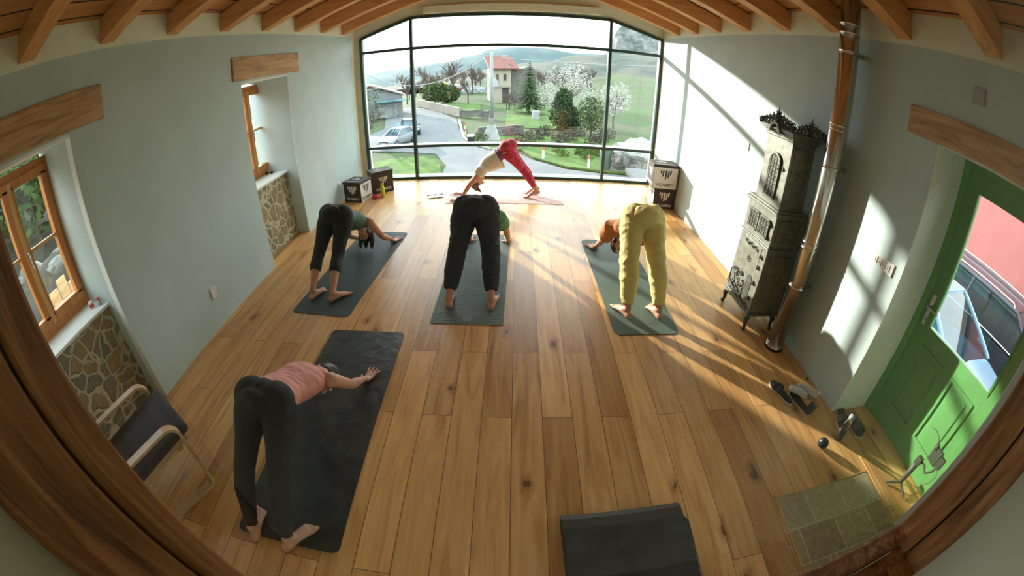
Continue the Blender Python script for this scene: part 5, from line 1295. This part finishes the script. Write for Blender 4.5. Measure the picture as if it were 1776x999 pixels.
# cars
def car(label, loc, rz, paint, L_=4.2, W_=1.75, H_=1.46, wagon=False):
    r = thing('parked_car', label, 'car', loc, rz)      # front faces -y
    hl = L_ / 2; cab0 = -hl + L_ * .25; rear = hl - (.15 if wagon else .35)
    # lower body: stations along y with half widths and heights
    bm = bmesh.new(); ST = [(-hl, .62, .32, .62), (-hl + .12, .80, .24, .74), (-hl + .5, .86, .22, .84), (cab0, .875, .22, .94), (0, .875, .22, .95), (hl - .6, .87, .22, .97), (hl - .1, .80, .26, .98), (hl, .70, .36, .80)]
    rings = []
    for y, hw, z0, z1 in ST:
        hw *= W_ / 1.75; rings.append([bm.verts.new((x * hw, y, z)) for x, z in ((-.9, z0), (-1, z0 + .12), (-1, (z0 + z1) / 2 + .05), (-.93, z1 - .05), (-.72, z1), (0, z1 + .03), (.72, z1), (.93, z1 - .05), (1, (z0 + z1) / 2 + .05), (1, z0 + .12), (.9, z0))])
    for a, b_ in zip(rings, rings[1:]):
        for i in range(11): bm.faces.new((a[i], a[(i + 1) % 11], b_[(i + 1) % 11], b_[i]))
    bm.faces.new(rings[0][::-1]); bm.faces.new(rings[-1]); bmesh.ops.recalc_face_normals(bm, faces=bm.faces)
    body = build_bm(bm, 'car_body', paint, r); smooth_by_angle(body, 40)
    q = W_ / 2
    y0, y1, y2, y3 = cab0 + .05, cab0 + .85, rear - (.25 if wagon else .65), rear
    zb, zt = .93, H_
    lo = [(-q * .88, y0, zb), (q * .88, y0, zb), (q * .88, y3, zb), (-q * .88, y3, zb)]; hi = [(-q * .66, y1, zt), (q * .66, y1, zt), (q * .66, y2, zt), (-q * .66, y2, zt)]
    m = MB(); m.quad(*[hi[0], hi[1], hi[2], hi[3]]); 
    m = MB(); m.prism([(a[0], a[1]) for a in hi], 'z', zt - .03, zt + .025); roof = m.build('car_roof', paint, r)
    for s, ii in ((-1, (0, 3)), (1, (1, 2))):
        m = MB()
        for a in ii: m.sweep([lo[a], hi[a]], .035, None, 8)
        yy = (y1 + y2) / 2; m.sweep([(s * q * .88, yy, zb), (s * q * .66, yy, zt)], .03, None, 8)
        m.sweep([(s * q * .66, y1, zt), (s * q * .66, y2, zt)], .035, None, 8)
        m.build('window_pillars', paint, r)
    for nm, idx in (('windshield', (0, 1)), ('side_window', (1, 2)), ('rear_window', (2, 3)), ('side_window', (3, 0))):
        a, b_ = idx; MB().quad(lo[a], lo[b_], hi[b_], hi[a]).build(nm, 'car_glass', r)
    MB().box((-q * .7, cab0 + .5, .5), (q * .7, rear - .3, .92)).build('seats', 'charcoal_fabric', r)
    if wagon:
        for s in (-1, 1): MB().sweep([(s * q * .6, y1 + .1, zt + .02), (s * q * .6, y1 + .15, zt + .07), (s * q * .6, y2 - .1, zt + .07), (s * q * .6, y2, zt + .02)], .018, None, 6).build('roof_rail', 'steel', r)
        for s in (-1, 1): MB().sweep([(s * q * .89, y0 + .1, zb + .01), (s * q * .89, y3, zb + .01)], .014, None, 6).build('chrome_strip', 'steel', r)
    for s in (-1, 1):
        for y in (-hl + .8, hl - .8):
            w_ = MB().sweep([(s * (q - .2), y, .31), (s * (q + .005), y, .31)], .31, None, 24).build('wheel', 'tyre', r); MB().sweep([(s * (q + .0), y, .31), (s * (q + .012), y, .31)], .19, None, 16).build('hub_cap', 'steel', w_)
        MB().ball((s * q * .95 + s * .08, cab0 + .35, .98), (.09, .06, .06)).build('wing_mirror', paint, r, True)
        MB().ball((s * q * .68, -hl + .10, .66), (.16, .10, .07)).build('headlamp', 'white_plastic', r, True)
        MB().box((s * q * .80 - .08, hl - .06, .72), (s * q * .80 + .08, hl + .005, .88), .01).build('tail_lamp', 'marker_red', r)
    MB().box((-.26, -hl - .015, .40), (.26, -hl + .02, .50)).build('number_plate', 'white_plastic', r)
    MB().box((-.5, -hl + .0, .52), (.5, -hl + .06, .62), .01).build('grille', 'black_plastic', r)
    return r
car('pale silver hatchback parked by the shed, seen through the left bay', (-10.6, 36.2, -4.93), math.radians(-20), 'car_silver')
car('dark second car half hidden behind the pale hatchback', (-10.9, 42.0, -4.93), math.radians(20), 'car_dark')
car('pale blue car right outside the green door', (5.35, 2.70, -.95), math.radians(3), 'car_blue_pale', 4.0, 1.7)
car('dark blue estate car with roof rails outside, behind the pale blue one', (7.85, 2.3, -.95), math.radians(2), 'car_dark', 4.5, 1.8, 1.46, True)
# street side: paving, verge strip, red rendered building
st_ = flat_poly('street', [(3.3, -8), (9.8, -8), (9.8, 12), (3.3, 12)], 'asphalt', -.93, .12); tag(st_, 'grey street surface outside the green door', 'street')
m = MB(); m.box((9.3, -10, -1.0), (10.59, 14, .02), .02); tag(m.build('pavement', 'concrete'), 'raised pale pavement at the foot of the red wall', 'pavement')
m = MB(); m.box((10.6, -12, -1), (16, 14, 2.3)); rb = thing('red_building', 'plain building with flat pinkish red rendered wall', 'building', (13.3, 1, -1)); o = m.build('rendered_wall', 'pink_render', rb); o.location = (-13.3, -1, 1)
MB().box((-2.9, -13.2, 3.3), (3, 13.2, 3.45)).build('roof_edge', 'concrete', rb)
r = thing('orange_barrier', 'orange plastic barrier at the right edge of the door glass', 'barrier', (9.55, 1.15, .02)); MB().prism([(-.3, 0), (.3, 0), (.12, 1.0), (-.12, 1.0)], 'x', -.35, .35).build('barrier_body', 'orange_plastic', r)
# garden bank outside the left windows
def bank(x, y): return -1.2 + smooth01((-x - 4.0) / 5) * 1.6 + max(0, -x - 8) * .42 + .35 * noise.noise(V(x * .8, y * .8, 3))
o = build_bm(grid_mesh(-30, -3.9, 50, -8, 9, 40, bank), 'garden_bank', 'scrub'); struct(o)
for i in range(9):
    R_ = random.Random(600 + i); x = -8.4 - 2.7 * (i % 3); y = .8 + (i // 3) * 2.7 + .5 * (i % 3); z = bank(x, y) - .1
    tree('garden_bush', 'green garden bush on the bank outside the near left window', 'bush', (x, y, z), R_.uniform(1.6, 3.2), 1.2, 'shrub_green' if i % 2 else 'tree_green', 700, .12, .2, 610 + i, grp='bushes on the garden bank')
for i in range(6):
    r = thing('wooden_board', 'weathered upright board in the row outside the near left window', 'board', (-5.6 - .06 * i, 2.02 + i * .21, -.8), .1, 'boards outside the near left window')
    MB().box((-.02, -.085, 0), (.02, .085, 1.25 + .07 * (i % 3)), .006).build('plank', 'old_beam', r)
for i in range(7):
    R_ = random.Random(700 + i); m = MB(); m.ball((0, 0, 0), (.22, .25, .15), None, 2)
    for v in m.bm.verts: v.co += noise.noise_vector(v.co * 6 + V(i * 3, 0, 0)) * .06
    tag(m.build('garden_stone', 'white_rocks', None, False, (-6.3 - R_.uniform(0, .6), 1.7 + i * .35, .72 + R_.uniform(-.05, .1) - .1)), 'pale loose stone on the heap behind the boards', 'stone', 'stones behind the boards')
m = MB(); m.ball((0, 0, 0), (.7, 1.6, .75), None, 3)
for v in m.bm.verts: v.co += noise.noise_vector(v.co * 3) * .08
tag(m.build('earth_heap', 'scrub', None, True, (-6.6, 2.7, -.02)), 'heap of earth carrying the loose stones outside', 'heap')
# hills
def ridge(name, lbl, y, pts, mat, depth=120, base=-8, amp=1.5, sc=.05):
    bm = bmesh.new(); xs_ = []; n = 90
    def hgt(x):
        for (xa, za), (xb, zb) in zip(pts, pts[1:]):
            if x <= xb: return lerp(za, zb, smooth01((x - xa) / (xb - xa)))
        return pts[-1][1]
    x0, x1 = pts[0][0], pts[-1][0]; rows = []
    for j in range(9):
        t = j / 8; row = []
        for i in range(n + 1):
            x = x0 + (x1 - x0) * i / n; z = lerp(base, hgt(x), math.sin(t * PI / 2)); z += amp * noise.noise(V(x * sc, t * 3, y)) * (.3 + t)
            row.append(bm.verts.new((x, y - depth * (1 - t), z)))
        rows.append(row)
    row = [bm.verts.new((v.co.x, y + depth * .6, base)) for v in rows[-1]]; rows.append(row)
    for a, b_ in zip(rows, rows[1:]):
        for i in range(n): bm.faces.new((a[i], a[i + 1], b_[i + 1], b_[i]))
    return tag(build_bm(bm, name, mat), lbl, 'hill')
ridge('mountain', 'broad blue green mountain on the horizon behind the house', 700, [(-260, -6), (-170, 2), (-110, 8), (-70, 16), (-40, 27), (-10, 31), (40, 30), (110, 24), (200, 30), (330, 50)], 'far_hill_hazed', 200, -10, 2, .02)
ridge('hill', 'brown green wooded hillside rising behind the blossom tree', 260, [(-60, -5.2), (-20, -2), (10, 3), (40, 9), (60, 12), (100, 20), (160, 28)], 'forest_hill', 110, -6, 1.2, .08)
ridge('cliff_hill', 'rocky cliff hill in the upper right bay', 330, [(66, 4), (70, 24), (76, 33), (84, 39), (96, 38), (112, 33), (130, 28), (200, 22)], 'cliff_rock', 22, -5, 4.5, .12)
ridge('hill', 'low grey green hill behind the shed at left', 240, [(-190, -8), (-120, -3), (-95, 0), (-70, -1.5), (-40, -4), (-10, -6)], 'far_hill_hazed', 90, -10, 1, .08)
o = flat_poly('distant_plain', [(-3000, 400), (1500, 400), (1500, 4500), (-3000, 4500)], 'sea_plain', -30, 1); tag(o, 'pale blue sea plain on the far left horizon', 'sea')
o = flat_poly('field', [(18, 75), (60, 75), (75, 150), (26, 150)], 'meadow', 1.2, .1)
bpy.data.objects.remove(o)
KPOLY = [-0.06856991146, -6.70421629e-05, 7.213228164e-06, -4.430569429e-07]
CAMM = [[0.9998696, -0.0154444, 0.0047119, 0], [0.0120135, 0.5165476, -0.8561742, 0], [0.0107892, 0.8561192, 0.5166658, 2.01754], [0, 0, 0, 1]]
# ================================================================ LIGHT AND CAMERA
w = bpy.data.worlds.new('sky'); SC.world = w; w.use_nodes = True; nt = w.node_tree
bg = nt.nodes['Background']; tc = nt.nodes.new('ShaderNodeTexCoord'); sx = nt.nodes.new('ShaderNodeSeparateXYZ')
nt.links.new(tc.outputs['Generated'], sx.inputs[0])
r = ramp(nt, [(0, (.80, .90, .96)), (.06, (.97, .99, .99)), (.35, (.86, .96, 1)), (1, (.62, .80, .95))])
nt.links.new(sx.outputs['Z'], r.inputs[0]); nt.links.new(r.outputs[0], bg.inputs[0]); bg.inputs[1].default_value = 4.6
sd = V(.926, -1.18, -.313).normalized()
sl = bpy.data.lights.new('sun', 'SUN'); so = bpy.data.objects.new('sun', sl); COL.objects.link(so)
so.rotation_euler = sd.to_track_quat('-Z', 'Y').to_euler(); so.location = (-8, 18, 8)
sl.energy = 7.8; sl.angle = math.radians(.9); sl.color = (1, .94, .83)
# soft daylight that enters through the openings
def portal(loc, rot, sx_, sy_):
    a = bpy.data.lights.new('portal', 'AREA'); a.shape = 'RECTANGLE'; a.size = sx_; a.size_y = sy_
    a.cycles.is_portal = True
    o = bpy.data.objects.new('portal', a); COL.objects.link(o); o.location = loc; o.rotation_euler = rot
portal((-.1, 7.35, 1.45), (-PI / 2, 0, 0), 5.0, 2.9)
portal((-3.40, 1.17, 1.49), (0, -PI / 2, 0), 1.2, .9)
portal((-3.40, 4.45, 1.49), (0, -PI / 2, 0), 1.2, .9)
portal((3.1, 1.06, 1.4), (0, PI / 2, 0), 1.0, .72)
cam = bpy.data.cameras.new('camera'); co = bpy.data.objects.new('camera', cam); COL.objects.link(co); SC.camera = co
cam.type = 'PANO'; cam.clip_start = .01; cam.clip_end = 5000; cam.sensor_width = 36; cam.sensor_fit = 'HORIZONTAL'
CC = cam if hasattr(cam, 'fisheye_polynomial_k1') else cam.cycles
try: cam.panorama_type = 'FISHEYE_LENS_POLYNOMIAL'
except Exception: cam.cycles.panorama_type = 'FISHEYE_LENS_POLYNOMIAL'
CC.fisheye_polynomial_k0 = 0
CC.fisheye_polynomial_k1, CC.fisheye_polynomial_k2, CC.fisheye_polynomial_k3, CC.fisheye_polynomial_k4 = KPOLY
CC.fisheye_fov = math.radians(220)
co.matrix_world = Matrix(CAMM)
SC.view_settings.view_transform = 'Standard'; SC.view_settings.look = 'None'; SC.view_settings.gamma = 1; SC.view_settings.use_curve_mapping = False
SC.view_settings.exposure = 0.7
SC.cycles.max_bounces = 10; SC.cycles.diffuse_bounces = 6; SC.cycles.glossy_bounces = 4; SC.cycles.transparent_max_bounces = 16
SC.cycles.use_denoising = True; SC.cycles.sample_clamp_indirect = 8; SC.cycles.caustics_reflective = False
